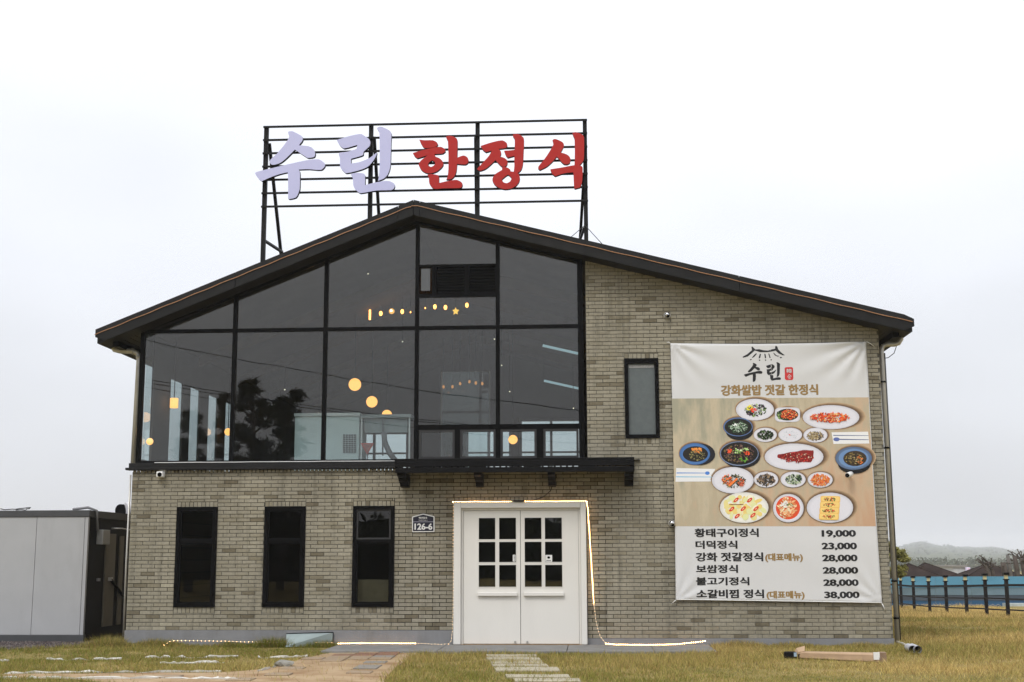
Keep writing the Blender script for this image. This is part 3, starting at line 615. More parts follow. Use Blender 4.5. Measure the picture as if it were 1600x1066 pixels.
for yy in (597, 700, 908, 966):
    x = 1377.2+(yy-548)/(1003-548)*25.3; c = P(x, yy, .25); MB().tube([c+Vector((0, 0, -.012)), c+Vector((0, 0, .012))], .046, 12).build('pipe_clamp', M_blackframe, pipe)
q = MB(); q.tube([P(1380.8, 552, .32), P(1405.6, 1000, .32)], .024, 10); q.build('drain_pipe', mat('drain_grey', (.05, .048, .045), .5), bld)
q = MB(); q.tube([P(1401, 540, .28), P(1397, 552, .28), P(1388, 559, .28), P(1379, 560.5, .28)], .006, 6); q.build('loose_wire', M_blackframe, bld)

# ------------------------------------------------------------------ roof sign
SY = 1.25
sign = thing('roof_sign', 'steel frame roof sign with lavender and red brush letters above the ridge', 'sign', (P(660, 320, SY)[0], SY, 6.0))
M_frame = mat('sign_steel', (.012, .012, .0125), .55, 0, .2, 6, .1, 30, spec=.12, dirt=.1)
def vbar(name, a, b, wx, wy): MB().bar(a, b, wx, wy).build(name, M_frame, sign)
pxs = [(415.8, 198, 411), (579.6, 194, 576.5), (746, 190, 745.6), (913.6, 186, 913.8)]
zt = sum(P(p[0], p[1], SY)[2] for p in pxs)/4
post_x = []
for p in pxs:
    x = P(p[0], p[1], SY)[0]; post_x.append(x); vbar('post', (x, SY+.04, roof_z(x)-.05), (x, SY+.04, zt), .07, .07)
zb = (P(415, 324, SY)[2]+P(914, 314, SY)[2])/2
for i in range(7):
    z = zt-.02-(zt-.02-zb)*i/6
    vbar('rail', (post_x[0]-.04, SY-.022, z), (post_x[3]+.04, SY-.022, z), .031, .031)
for (tp, bt_, yb) in (((419, 222), (441, 415), 2.5), ((583.5, 212), (592.5, 345), 2.5), ((742.5, 212), (744.5, 345), 2.5), ((912.5, 270), (905.5, 390), 2.5)):
    a = P(*tp, SY); a.y = SY+.085; b = P(*bt_, yb); d = b-a
    # carry the brace down to the roof plane
    for k in range(60):
        if b.z < roof_z(b.x)-.05: break
        b = b+d*.02
    vbar('brace', a, b, .05, .05)
vbar('strut', P(413, 376, SY+.09), P(441, 394, 2.3), .04, .04)
vbar('strut', P(912.5, 357, SY+.09), P(905, 378, 2.3), .04, .04)
for e in ((945, 386, .6), (886, 376, .6)):
    q = MB(); q.tube([P(914, 352, SY), P(*e)], .006, 5); q.build('guy_wire', M_frame, sign)
SU = [[(455,130),(480,124),(512,126),(610,176),(636,200),(640,232),(625,262),(588,305),(700,315),(750,332),(785,365),(800,405),(795,440),(775,458),(710,466),(690,460),(540,360),(440,460),(380,512),(330,540),(255,556),(230,545),(213,520),(225,490),(310,410),(380,330),(430,262),(460,215),(466,190),(455,155)]], \
     [[(28,660),(60,645),(160,618),(370,568),(600,516),(740,490),(845,486),(905,520),(925,550),(920,580),(875,620),(720,612),(588,616),(602,645),(605,740),(600,870),(575,940),(550,975),(470,995),(453,990),(453,720),(448,650),(340,676),(230,715),(115,765),(75,735),(45,695)]]
RIN = [[(92,235),(180,208),(300,175),(405,160),(440,180),(500,220),(520,255),(515,310),(460,365),(435,390),(432,420),(415,437),(275,477),(275,537),(370,524),(460,492),(530,455),(590,408),(606,398),(600,430),(555,510),(500,570),(460,595),(380,625),(215,662),(180,640),(145,600),(133,560),(133,470),(118,420),(130,398),(235,385),(345,352),(355,300),(190,345),(150,325),(115,285)]], \
      [[(610,80),(640,68),(670,70),(750,105),(785,135),(793,165),(788,300),(780,560),(765,630),(735,695),(690,735),(620,762),(632,700),(642,560),(640,160),(630,125),(612,100)]], \
      [[(272,680),(300,664),(370,660),(440,670),(455,695),(455,815),(590,782),(690,765),(765,765),(825,795),(835,830),(820,865),(790,880),(600,885),(400,920),(365,905),(325,865),(305,820),(298,730)]]
HAN = [[(165,232),(230,240),(335,240),(385,262),(404,290),(385,320),(320,335),(245,342),(215,325),(185,280)]], \
      [[(82,405),(160,380),(330,338),(440,325),(498,355),(500,385),(465,410),(360,418),(372,448),(420,470),(460,505),(474,550),(450,590),(390,640),(315,664),(250,658),(190,620),(158,555),(170,520),(210,480),(275,432),(140,472),(105,445)], [(275,560),(290,525),(330,498),(360,515),(370,540),(345,570),(310,582)]], \
      [[(508,195),(535,183),(580,185),(640,215),(655,245),(652,465),(730,437),(775,455),(795,490),(790,530),(755,552),(650,545),(640,640),(610,710),(570,740),(512,745),(530,700),(540,560),(532,250),(515,220)]], \
      [[(270,685),(310,674),(405,690),(418,710),(418,790),(560,758),(645,750),(700,775),(720,805),(710,840),(680,855),(480,858),(370,865),(330,845),(295,795),(288,720)]]
JEONG = [[(155,370),(300,322),(480,285),(550,325),(560,370),(535,400),(425,415),(460,450),(465,490),(445,530),(510,550),(550,580),(562,620),(550,660),(510,685),(470,678),(430,640),(380,585),(300,660),(230,715),(145,745),(100,722),(115,700),(200,610),(280,520),(325,440),(235,465),(190,430)]], \
        [[(510,443),(600,438),(670,428),(670,265),(645,225),(645,195),(680,187),(730,192),(800,240),(812,275),(805,480),(795,650),(770,730),(715,785),(655,770),(665,680),(665,520),(565,548),(535,510)]], \
        [[(480,700),(510,685),(570,705),(605,730),(605,755),(690,770),(735,805),(750,860),(735,920),(690,975),(620,1015),(530,1028),(440,1008),(370,960),(335,900),(340,850),(380,795),(480,735)], [(475,880),(520,840),(570,805),(605,835),(625,865),(600,910),(550,935),(500,920)]]
SIK = [[(322,280),(355,264),(400,275),(470,310),(495,345),(492,380),(445,470),(520,490),(575,525),(595,570),(588,625),(545,648),(490,640),(440,590),(390,530),(330,600),(240,680),(130,735),(105,710),(110,680),(200,570),(280,450),(335,350),(330,310)]], \
      [[(622,175),(660,162),(710,168),(780,205),(800,240),(798,560),(780,610),(730,660),(655,668),(660,500),(655,260),(640,220)]], \
      [[(290,725),(450,700),(655,662),(730,662),(775,690),(780,730),(770,920),(740,1000),(660,1020),(650,1000),(638,770),(500,785),(365,830),(315,790)]]
M_lav = mat('letter_lavender', (.52, .525, .765), .35, 0, .03, 2, spec=.4); M_red = mat('letter_red', (.42, .018, .014), .4, 0, .06, 2, spec=.25, dirt=.05)
LET = [(SU, 395, 190, 8.2, M_lav, 'lavender letter su'), (RIN, 515, 190, 8.2, M_lav, 'lavender letter rin'), (HAN, 635, 190, 8.2, M_red, 'red letter han'), (JEONG, 735, 190, 9.69, M_red, 'red letter jeong'), (SIK, 830, 190, 9.69, M_red, 'red letter sik')]
LD = .075
for glyph, ox, oy, sc_, m_, lab in LET:
    LY = SY-.045-LD/2
    allv = []; allf = []; mi = []
    for k, piece in enumerate(glyph):
        polys = []
        for pl in piece:
            w_ = [P(ox+a/sc_, oy+b/sc_, LY-LD/2) for a, b in smooth_poly(pl)]; polys.append([(v.x, v.z) for v in w_])
        me = outline_mesh(polys, LD); b0 = len(allv)
        allv += [(v.co.x, LY-v.co.z-.003*k, v.co.y) for v in me.vertices]
        for p in me.polygons:
            allf.append(tuple(b0+i for i in reversed(p.vertices))); mi.append(0 if abs(p.normal.z) > .7 else 1)
    me = bpy.data.meshes.new('letter'); c0 = np.mean(allv, 0); me.from_pydata([tuple(np.array(v)-c0) for v in allv], [], allf)
    me.materials.append(m_); me.materials.append(M_blackframe); me.polygons.foreach_set('material_index', mi); me.update()
    bm = bmesh.new(); bm.from_mesh(me); bmesh.ops.remove_doubles(bm, verts=bm.verts, dist=1e-5); bmesh.ops.recalc_face_normals(bm, faces=bm.faces); bm.to_mesh(me); bm.free()
    o = bpy.data.objects.new('letter', me); COL.objects.link(o); o.location = c0; attach(o, sign); o['label'] = lab+' on the roof sign'

# ------------------------------------------------------------------ menu banner
BT, BB = (4.518, .618); BY = -.045
TLc, TRc, BLc, BRc = P(1047.5, 536.5, BY), P(1354, 534, BY), P(1056, 938, BY), P(1378, 943, BY)
bn = thing('menu_banner', 'large white menu banner with food photo tied flat against the brick wall', 'banner', (2.75, BY, .6))
def ban_uv(x, z):
    v = (z-BB)/(BT-BB); xl = BLc.x+(TLc.x-BLc.x)*v; xr = BRc.x+(TRc.x-BRc.x)*v
    return (x-xl)/(xr-xl), v
def ban_y(x, z):
    """relief of the cloth: drag folds at the tied corners, a few slack waves"""
    u, v = ban_uv(x, z); y = BY
    def corner(cu, cv, amp, freq, ph, reach):
        dx, dz = (u-cu)*3.0, (v-cv)*3.9; r = math.hypot(dx, dz); a = math.atan2(dz, dx)
        return amp*math.sin(a*freq+ph)*math.exp(-r/reach)*min(1, r/.12)
    dz_ = max(0, abs(z-2.73)-1.0); mk = min(1, dz_/.35); mk = mk*mk*(3-2*mk)
    if mk <= 0: return y
    yb = y
    y += corner(1, 1, .034, 15, .4, .55)+corner(0, 1, .026, 13, 1.2, .5)+corner(1, 0, .018, 13, 2.0, .4)+corner(0, 0, .018, 12, .3, .35)
    y += .004*math.sin(5*u+3*v)+.003*math.sin(11*v+2*u)+.0022*math.sin(23*u+9*v)
    y -= .0025*math.exp(-((u-.51)/.006)**2)
    return yb+(y-yb)*mk
nu, nv = 90, 110; q = MB(); vs = []
for j in range(nv+1):
    for i in range(nu+1):
        u, v = i/nu, j/nv
        xl = BLc.x+(TLc.x-BLc.x)*v; xr = BRc.x+(TRc.x-BRc.x)*v; zl = BLc.z+(TLc.z-BLc.z)*v; zr = BRc.z+(TRc.z-BRc.z)*v
        x = xl+(xr-xl)*u; z = zl+(zr-zl)*u
        z -= .022*math.sin(math.pi*u)*(v**6) if v > .5 else -.012*math.sin(math.pi*u)*((1-v)**6)
        x += .012*math.sin(math.pi*v)*(1 if u < .5 else -1)*abs(2*u-1)**4
        vs.append((x, ban_y(x, z), z))
q.add(vs, [(j*(nu+1)+i, j*(nu+1)+i+1, (j+1)*(nu+1)+i+1, (j+1)*(nu+1)+i) for j in range(nv) for i in range(nu)], True)
M_cloth = mat('banner_vinyl', (.64, .64, .638), .45, 0, .015, 1.5, .05, 9, spec=.35)
cloth = q.build('cloth', M_cloth, bn)
so_ = cloth.modifiers.new('thick', 'SOLIDIFY'); so_.thickness = .0015; so_.offset = 1
# bright hems
def hem(p, q_, n=40):
    b = MB(); pts = []
    for i in range(n+1):
        t = i/n; v = p+(q_-p)*t; pts.append((v.x, ban_y(v.x, v.z)-.003, v.z))
    b.tube(pts, .007, 6); b.build('hem', M_wplast, bn)
hem(BLc+Vector((0, 0, .012)), BRc+Vector((0, 0, .012)))
for c, e in ((TLc, (-.05, .02)), (TRc, (.12, -.075)), (BLc, (-.06, -.055)), (BRc, (.05, -.12))):
    q = MB(); a = Vector((c.x, BY, c.z)); b = a+Vector((e[0], .03, e[1])); q.tube([a, a+(b-a)*.5+Vector((0, -.015, .006)), b], .006, 6); q.build('tie_cord', M_wplast, bn)
# colours of the print
M_ink = mat('ink_black', (.012, .012, .013), .4, 0, .05); M_gold = mat('ink_gold', (.30, .19, .07), .4, 0, .05); M_stamp = mat('ink_red', (.55, .03, .03), .4, 0, .1)
def bp(x, y): return P(x, y, BY)
LAY = .0035
def yf(x, z): return ban_y(x, z)-LAY
def ptext(body, x0, y0, x1, y1, m_, bold=.018, name='print_text'):
    a, b = bp(x0, y0), bp(x1, y1)
    return print_mesh(name, text_raw(body, bold), m_, bn, a.x, b.x, b.z, a.z, yf)
z5 = lambda x, y: (1070+x/5.333, 820+y/5.333)
NAMES = [('황태구이정식', 80, 32, 617, 102), ('더덕정식', 88, 133, 440, 200), ('강화 젓갈정식', 90, 232, 655, 305), ('보쌈정식', 92, 335, 445, 402), ('불고기정식', 92, 437, 540, 505), ('소갈비찜 정식', 95, 540, 662, 612)]
for body, a, b, c, d in NAMES: ptext(body, *z5(a, b), *z5(c, d), M_ink, .026)
PR = [('19,000', 1138, 45, 1427), ('23,000', 1138, 150, 1435), ('28,000', 1142, 250, 1440), ('28,000', 1147, 353, 1445), ('28,000', 1152, 455, 1450), ('38,000', 1160, 557, 1458)]
for body, a, b, c in PR: ptext(body, *z5(a, b), *z5(c, b+63), M_ink, .03)
for a, b, c, d in ((668, 238, 985, 312), (680, 551, 1000, 625)): ptext('(대표메뉴)', *z5(a, b), *z5(c, d), M_gold, .03)
z6 = lambda x, y: (1100+x/8, 530+y/8)
ptext('강화쌀밥 젓갈 한정식', *z6(208, 575), *z6(1430, 698), M_gold, .03)
def poly_print(name, polys, m_, dy=0.0):
    w_ = [[bp(*p) for p in pl] for pl in polys]
    me = outline_mesh([[(v.x, v.z) for v in pl] for pl in w_], 0.0)
    xs_ = [v.x for v in w_[0]]; zs_ = [v.z for v in w_[0]]
    return print_mesh(name, me, m_, bn, min(xs_), max(xs_), min(zs_), max(zs_), lambda x, z: ban_y(x, z)-LAY-dy)
for glyph, box_, (lx, ly, lx1, ly1) in ((SU, (28, 124, 925, 995), (500, 300, 730, 535)), (RIN, (92, 68, 835, 920), (775, 290, 960, 520))):
    for piece in glyph:
        poly_print('print_logo', [[z6(lx+(a-box_[0])/(box_[2]-box_[0])*(lx1-lx), ly+(b-box_[1])/(box_[3]-box_[1])*(ly1-ly)) for a, b in smooth_poly(pl)] for pl in piece], M_ink)
ROOFLOGO = [[(592, 98), (605, 96), (640, 130), (690, 128), (740, 140), (800, 145), (850, 128), (888, 122), (888, 95), (900, 83), (918, 100), (925, 128), (960, 165), (1010, 203), (985, 205), (930, 180), (895, 145), (840, 158), (780, 165), (700, 165), (655, 150), (632, 145), (600, 175), (545, 220), (485, 235), (482, 222), (540, 190), (598, 140)],
            [(650, 178), (660, 185), (630, 220), (605, 238), (598, 235), (625, 200)], [(697, 185), (712, 188), (702, 235), (682, 245), (685, 220)], [(752, 185), (768, 188), (776, 240), (760, 240)], [(802, 180), (815, 185), (833, 238), (818, 236)],
            [(862, 172), (875, 175), (905, 205), (945, 212), (920, 220), (885, 205)], [(572, 255), (590, 248), (596, 258), (578, 268)], [(682, 258), (700, 258), (702, 272), (688, 274)], [(758, 258), (772, 256), (778, 266), (765, 276)], [(830, 255), (845, 252), (848, 264), (834, 270)], [(945, 226), (968, 224), (974, 236), (955, 242)]]
for pl in ROOFLOGO: poly_print('print_logo', [[z6(a, b) for a, b in pl]], M_ink)
poly_print('print_stamp', [[z6(a, b) for a, b in [(1008, 365), (1020, 352), (1095, 350), (1112, 362), (1116, 490), (1105, 512), (1030, 514), (1010, 500)]]], M_stamp)
a, b = bp(*z6(1028, 372)), bp(*z6(1096, 425)); print_mesh('print_stamp_text', text_raw('韓', .008), M_cloth, bn, a.x, b.x, b.z, a.z, lambda x, z: ban_y(x, z)-LAY-.0015)
a, b = bp(*z6(1036, 440)), bp(*z6(1098, 500)); print_mesh('print_stamp_text', text_raw('食', .008), M_cloth, bn, a.x, b.x, b.z, a.z, lambda x, z: ban_y(x, z)-LAY-.0015)

# printed food photograph
def photo_material():
    m = bpy.data.materials.new('print_tabletop'); m.use_nodes = True; t = m.node_tree; b = t.nodes['Principled BSDF']; b.inputs['Roughness'].default_value = .45; b.inputs['Specular IOR Level'].default_value = .3
    tcn = t.nodes.new('ShaderNodeTexCoord'); sp = t.nodes.new('ShaderNodeSeparateXYZ'); t.links.new(tcn.outputs['Object'], sp.inputs[0])
    n = t.nodes.new('ShaderNodeTexNoise'); n.inputs['Scale'].default_value = 3.2; n.inputs['Detail'].default_value = 10; n.inputs['Roughness'].default_value = .6
    mp = t.nodes.new('ShaderNodeMapping'); mp.inputs['Scale'].default_value = (2.0, 1, .55); t.links.new(tcn.outputs['Object'], mp.inputs[0]); t.links.new(mp.outputs[0], n.inputs['Vector'])
    a1 = t.nodes.new('ShaderNodeMath'); a1.operation = 'MULTIPLY_ADD'; a1.inputs[1].default_value = .13; t.links.new(sp.outputs['X'], a1.inputs[0]); t.links.new(n.outputs[0], a1.inputs[2])
    a2 = t.nodes.new('ShaderNodeMath'); a2.operation = 'MULTIPLY_ADD'; a2.inputs[1].default_value = -.16; t.links.new(sp.outputs['Z'], a2.inputs[0]); t.links.new(a1.outputs[0], a2.inputs[2])
    r = t.nodes.new('ShaderNodeValToRGB'); e = r.color_ramp.elements; e[0].position = .15; e[0].color = (.36, .34, .25, 1); e[1].position = .9; e[1].color = (.55, .35, .22, 1); k = e.new(.38); k.color = (.54, .46, .325, 1); k = e.new(.52); k.color = (.47, .40, .28, 1); k = e.new(.68); k.color = (.56, .41, .275, 1)
    t.links.new(a2.outputs[0], r.inputs[0]); t.links.new(r.outputs[0], b.inputs['Base Color']); return m
q = MB(); vs = []; pu, pv = 60, 40
c4 = [bp(1048.6+.3, 623), bp(1358, 621), bp(1053.5, 822.5), bp(1369.5, 822.5)]
for j in range(pv+1):
    for i in range(pu+1):
        u, v = i/pu, j/pv; w_ = (c4[2]*(1-v)+c4[0]*v)*(1-u)+(c4[3]*(1-v)+c4[1]*v)*u
        uu, vv = ban_uv(w_.x, w_.z); w_.x += .012*math.sin(math.pi*vv)*(1 if uu < .5 else -1)*abs(2*uu-1)**4
        vs.append((w_.x, ban_y(w_.x, w_.z)-.0018, w_.z))
q.add(vs, [(j*(pu+1)+i, j*(pu+1)+i+1, (j+1)*(pu+1)+i+1, (j+1)*(pu+1)+i) for j in range(pv) for i in range(pu)], True)
photo = q.build('food_photo', photo_material(), bn, origin=(2.75, BY, 2.7))
M_print = attr_mat('print_inks', .45)
LIFT = [0.0]
def C(r, g, b, k=1.12): return tuple(min(.95, c*k) for c in lin(r, g, b)[:3])
def ell(q, cx, cy, rx, ry, col, rot=0, n=22, sq=2.0, grad=None):
    LIFT[0] += .00005; vs = []
    for k in range(n):
        a = 2*math.pi*k/n; ca, sa = math.cos(a), math.sin(a); ex = abs(ca)**(2/sq)*math.copysign(1, ca)*rx; ey = abs(sa)**(2/sq)*math.copysign(1, sa)*ry
        w_ = bp(cx+ex*math.cos(rot)-ey*math.sin(rot), cy+ex*math.sin(rot)+ey*math.cos(rot)); vs.append((w_.x, ban_y(w_.x, w_.z)-LAY-LIFT[0], w_.z))
    q.cur = col; q.add(vs, [tuple(range(n))[::-1]])
def bits(q, cx, cy, rx, ry, cols, n, s0, s1, long=1.0, gauss=False):
    n = int(n*1.7); s0 *= .72; s1 *= .78
    for k in range(n):
        if gauss: u, v = random.gauss(0, .4), random.gauss(0, .4)
        else:
            r = math.sqrt(random.random()); a = random.random()*6.283; u, v = r*math.cos(a), r*math.sin(a)
        s = random.uniform(s0, s1); c = random.choice(cols); j = random.uniform(.75, 1.2)
        ell(q, cx+u*rx, cy+v*ry, s*random.uniform(.7, 1.2)*long, s*random.uniform(.4, .8), tuple(min(.95, x*j) for x in C(*c)), random.random()*3.14, 6)
DN = [0]
def dish(cx, cy, rx, ry, plate, inner, food, sq=2.0, shadow=True, under=None, ring=None):
    LIFT[0] = 0; q = MB(); DN[0] += 1
    if shadow:
        for k in range(9): ell(q, cx+rx*(.08-.006*k), cy-ry*.08+k*.15, rx*(1.15-.016*k), ry*(1.15-.016*k), C(186-11*k, 160-10.5*k, 128-9*k))
    LIFT[0] = .0008+.0006*DN[0]
    if under: ell(q, cx+under[0], cy+under[1], rx*under[2], ry*under[2], C(*under[3]))
    for k in range(5):
        t = k/4; c = tuple(plate[i]*(1-.06*(1-t))+4*t for i in range(3)); ell(q, cx+t*rx*.02, cy+t*ry*.03, rx*(1-.035*k), ry*(1-.035*k), C(*c), 0, 30, sq)
    if ring: ell(q, cx, cy, rx*ring[0], ry*ring[0], C(*ring[1]), 0, 30)
    if inner: ell(q, cx+inner[0], cy+inner[1], inner[2], inner[3], C(*inner[4]), 0, 26)
    food(q); return q.build('printed_dish', M_print, photo, origin=bp(cx, cy))
W_ = (208, 207, 214); DK = (28, 27, 26)
zz1 = lambda x, y: (1050+x/8.88, 620+y/8.88)
zz2 = lambda x, y: (1200+x/8.88, 620+y/8.88)
zz3 = lambda x, y: (1050+x/9.41, 720+y/9.41)
zz4 = lambda x, y: (1200+x/9.41, 720+y/9.41)
GRN = [(70, 95, 50), (40, 60, 35), (120, 150, 80), (160, 180, 120), (30, 40, 28)]
KIM = [(215, 85, 45), (235, 120, 60), (200, 60, 35), (245, 170, 110), (180, 50, 30)]
c = zz1(1150, 180); dish(*c, 29.8, 17, W_, None, lambda q: (bits(q, c[0]+1, c[1]+1, 17, 9.5, GRN+[(90, 60, 80), (60, 40, 60)], 70, 1.2, 3), bits(q, c[0]-7, c[1]-3, 6, 4, [(235, 210, 60), (245, 225, 90)], 18, 1.2, 2.4), bits(q, c[0]-2.5, c[1]+.6, 4.5, 3, [(225, 60, 40), (235, 80, 50)], 12, 1.2, 2.4), bits(q, c[0]+2, c[1]-3, 8, 6, [(225, 225, 220), (200, 190, 200)], 10, 1, 1.8)))
c = zz2(270, 250); dish(*c, 19.8, 11.5, W_, (0, 0, 17, 9.3, (45, 55, 40)), lambda q: (bits(q, c[0]-11, c[1]+1, 6, 7, GRN, 30, 1, 2.4), bits(q, c[0]+2, c[1], 13, 8, KIM, 90, .9, 2.2)), sq=4.5)
c = zz2(873, 285); dish(*c, 44.3, 18.9, W_, None, lambda q: (bits(q, c[0]-2, c[1]+.5, 31, 7.5, KIM+[(230, 70, 30), (240, 110, 40)], 190, 1.2, 3), bits(q, c[0]-2, c[1], 29, 7, [(250, 235, 210), (90, 110, 60)], 26, .5, 1.1)))
c = zz1(915, 420); dish(*c, 23.0, 14.8, (90, 115, 160), (.3, .2, 21.4, 13.3, (34, 34, 30)), lambda q: (bits(q, c[0]+2, c[1]+1, 17, 10, [(40, 55, 40), (60, 85, 60), (25, 28, 24)], 70, 1, 2.6), bits(q, c[0]+1, c[1]+.5, 14, 7, [(150, 175, 150), (190, 205, 190), (110, 140, 100)], 55, .6, 1.7, 1.6), bits(q, c[0]-4.5, c[1]-3, 3, 2, [(225, 230, 225)], 6, 1, 2)), under=(2.5, 7, .93, (26, 26, 28)))
c = zz1(1292, 530); dish(*c, 18.3, 11.2, W_, None, lambda q: bits(q, c[0]+.5, c[1], 12.5, 7, [(30, 40, 28), (42, 58, 34), (24, 30, 22), (70, 95, 50)], 110, .9, 2.2, 1.4))
c = zz2(308, 530); dish(*c, 18.6, 11.2, W_, None, lambda q: (bits(q, c[0], c[1], 12, 7, [(205, 210, 212), (190, 200, 205)], 30, .6, 1.6), bits(q, c[0]-.6, c[1], 1.5, 1, [(215, 80, 50)], 5, .7, 1.1)))
c = zz2(657, 535); dish(*c, 18.8, 11.6, W_, None, lambda q: bits(q, c[0]-.5, c[1]+1, 13, 7, [(170, 150, 110), (120, 100, 80), (200, 185, 150), (70, 62, 58), (150, 130, 90)], 120, .6, 1.8, 1.8))
c = zz1(932, 790); dish(*c, 30.4, 19.2, (120, 135, 165), (.2, -.2, 29, 17.8, (30, 27, 25)), lambda q: (bits(q, c[0], c[1], 24, 14, [(70, 48, 45), (90, 62, 60), (45, 36, 30), (110, 90, 80), (120, 100, 60)], 90, 1.2, 3), bits(q, c[0]-15, c[1]-4, 3.5, 2.5, [(225, 85, 50)], 8, 1.8, 3), bits(q, c[0]+11.5, c[1]-.8, 4, 2.8, [(225, 80, 45)], 8, 1.8, 3), bits(q, c[0]-3, c[1]-4, 7, 4, [(170, 200, 120), (205, 215, 180), (120, 170, 70)], 14, 1.4, 2.6), bits(q, c[0]+10, c[1]-7, 5, 1.5, [(170, 200, 130)], 7, 1.4, 2.6), bits(q, c[0]+6, c[1]+9, 6, 4, [(110, 170, 60), (90, 140, 50)], 9, 1.2, 2.6)), under=(3.5, 4, .98, (26, 26, 28)))
c = zz1(315, 795); dish(*c, 24.0, 17.0, (70, 110, 165), (1.0, .2, 19.8, 12.2, (36, 33, 28)), lambda q: (bits(q, c[0]+4, c[1]-6, 9, 4, [(225, 130, 50), (235, 150, 70)], 26, 1.4, 3), bits(q, c[0]+4, c[1]+2, 13, 8, [(60, 56, 44), (110, 105, 70), (40, 38, 32), (150, 140, 90)], 70, .8, 2)), under=(8, .5, 1.0, (32, 32, 38)))
c = (1240.5, 714); dish(*c, 46, 20.8, W_, None, lambda q: ([ell(q, c[0]-24+k*1.4, c[1]-1+math.sin(k*.4)*.3, 2.2, 3.2+7.0*min(1, k/26), C(150-random.randint(0, 30), 35, 32), .2, 8) for k in range(38)], bits(q, c[0]+4, c[1]+1, 26, 8, [(150, 35, 32), (110, 26, 28), (185, 60, 50)], 90, 1, 2.4), bits(q, c[0]+4, c[1], 24, 6.5, [(235, 215, 190), (120, 130, 80)], 26, .5, 1.2)))
c = zz2(1187, 855); dish(*c, 28.6, 18, (88, 108, 138), (2.0, .3, 18.3, 12, (60, 48, 34)), lambda q: (bits(q, c[0]+9, c[1]+2.5, 6, 6, [(225, 110, 50), (235, 130, 60)], 26, 1.2, 2.6), bits(q, c[0], c[1], 15, 9.5, [(90, 78, 50), (140, 120, 70), (40, 36, 30), (170, 150, 100)], 80, .9, 2.2)), under=(1, 8, .9, (18, 18, 20)), ring=(.82, (105, 135, 175)))
c = zz3(892, 288); dish(*c, 32.8, 20.6, W_, None, lambda q: (bits(q, c[0]+1.3, c[1]+1, 18, 10.5, [(60, 66, 48), (45, 48, 40), (90, 90, 60), (150, 140, 90)], 100, .8, 2, 2), bits(q, c[0]-9, c[1]-1, 8, 8, [(235, 130, 75), (225, 100, 55)], 36, .7, 1.6, 1.8), bits(q, c[0]+13, c[1]+4, 5, 6, [(210, 90, 60)], 20, .6, 1.5, 1.6), [ell(q, c[0]-5+k, c[1]+8-k*.9, 1.8, 1.6, C(240, 125, 60), .2, 8) for k in range(12)]))
c = zz3(1382, 278); dish(*c, 19, 12.4, W_, None, lambda q: bits(q, c[0], c[1]+.4, 14.5, 8.8, [(55, 50, 46), (80, 70, 62), (40, 38, 36), (150, 125, 95), (110, 90, 75)], 100, 1, 2.6, 1.4))
c = zz4(367, 278); dish(*c, 19.6, 12.4, W_, None, lambda q: (bits(q, c[0]+.8, c[1], 12.5, 8, [(190, 205, 170), (165, 180, 140), (60, 85, 50), (40, 55, 38)], 90, .8, 2, 1.5), bits(q, c[0]+8, c[1]-3, 5, 5, [(50, 75, 48), (35, 52, 36)], 26, .8, 2)))
c = zz4(765, 282); dish(*c, 19.6, 12.2, W_, None, lambda q: bits(q, c[0], c[1]+.2, 14, 8.8, [(225, 110, 50), (235, 140, 70), (205, 80, 40), (240, 160, 90)], 140, .7, 1.8, 2.2))
def pancake(q):
    c0 = zz3(1060, 690)
    for k in range(60):
        a = random.random()*6.283; r = math.sqrt(random.random()); ell(q, c0[0]+r*math.cos(a)*31, c0[1]+r*math.sin(a)*19, random.uniform(3, 7), random.uniform(2.5, 5), C(*random.choice([(226, 219, 168), (231, 225, 185), (222, 208, 140), (233, 228, 200), (225, 200, 120), (216, 218, 160)])), random.random()*3, 9)
    for (x, y) in ((940, 578), (1140, 580), (877, 712), (1045, 706), (1233, 706), (957, 815), (1188, 802)):
        p = zz3(x, y); ell(q, *p, 5.2, 2.4, C(200, 50, 35), -.72, 12); ell(q, *p, 2.6, 1.0, C(240, 170, 130), -.72, 8)
    p = zz3(945, 645); [ell(q, p[0]-10+k*2, p[1], 1.1, .8, C(120, 70, 40), 0, 6) for k in range(11)]
c = zz3(1060, 690); dish(*c, 38, 24, (222, 220, 212), None, pancake)
c = zz4(297, 698); dish(*c, 24, 22.2, W_, (-.6, -.4, 19, 18.2, (215, 80, 45)), lambda q: (bits(q, c[0]-1.5, c[1]-1, 14, 16, [(240, 205, 160), (235, 170, 120), (245, 225, 190), (225, 130, 80)], 80, 1.2, 3.6, 1.6), bits(q, c[0]-4, c[1]-6, 7, 4, [(240, 240, 232)], 8, 1.5, 3, 1.5), bits(q, c[0]+3, c[1]-6, 8, 3, [(90, 130, 60)], 10, .7, 1.6)))
def tofu(q):
    c0 = zz4(905, 695)
    for k in range(4):
        y = c0[1]-13.5+k*9; ell(q, c0[0]+1-(.8*k), y, 15.5, 5.3, C(226, 180+5*(k % 2), 100), .02, 20, 7); ell(q, c0[0]+1-(.8*k), y-.6, 14.2, 4.0, C(235, 200, 120), .02, 20, 7)
        bits(q, c0[0]-.5*k, y, 10, 3, [(70, 100, 50), (50, 75, 40), (110, 140, 70)], 24, .6, 1.7); bits(q, c0[0]-.5*k, y-.4, 9, 2.4, [(205, 55, 40), (220, 80, 55)], 9, .8, 1.8)
c = zz4(908, 692); dish(*c, 36.3, 23.6, W_, None, tofu)
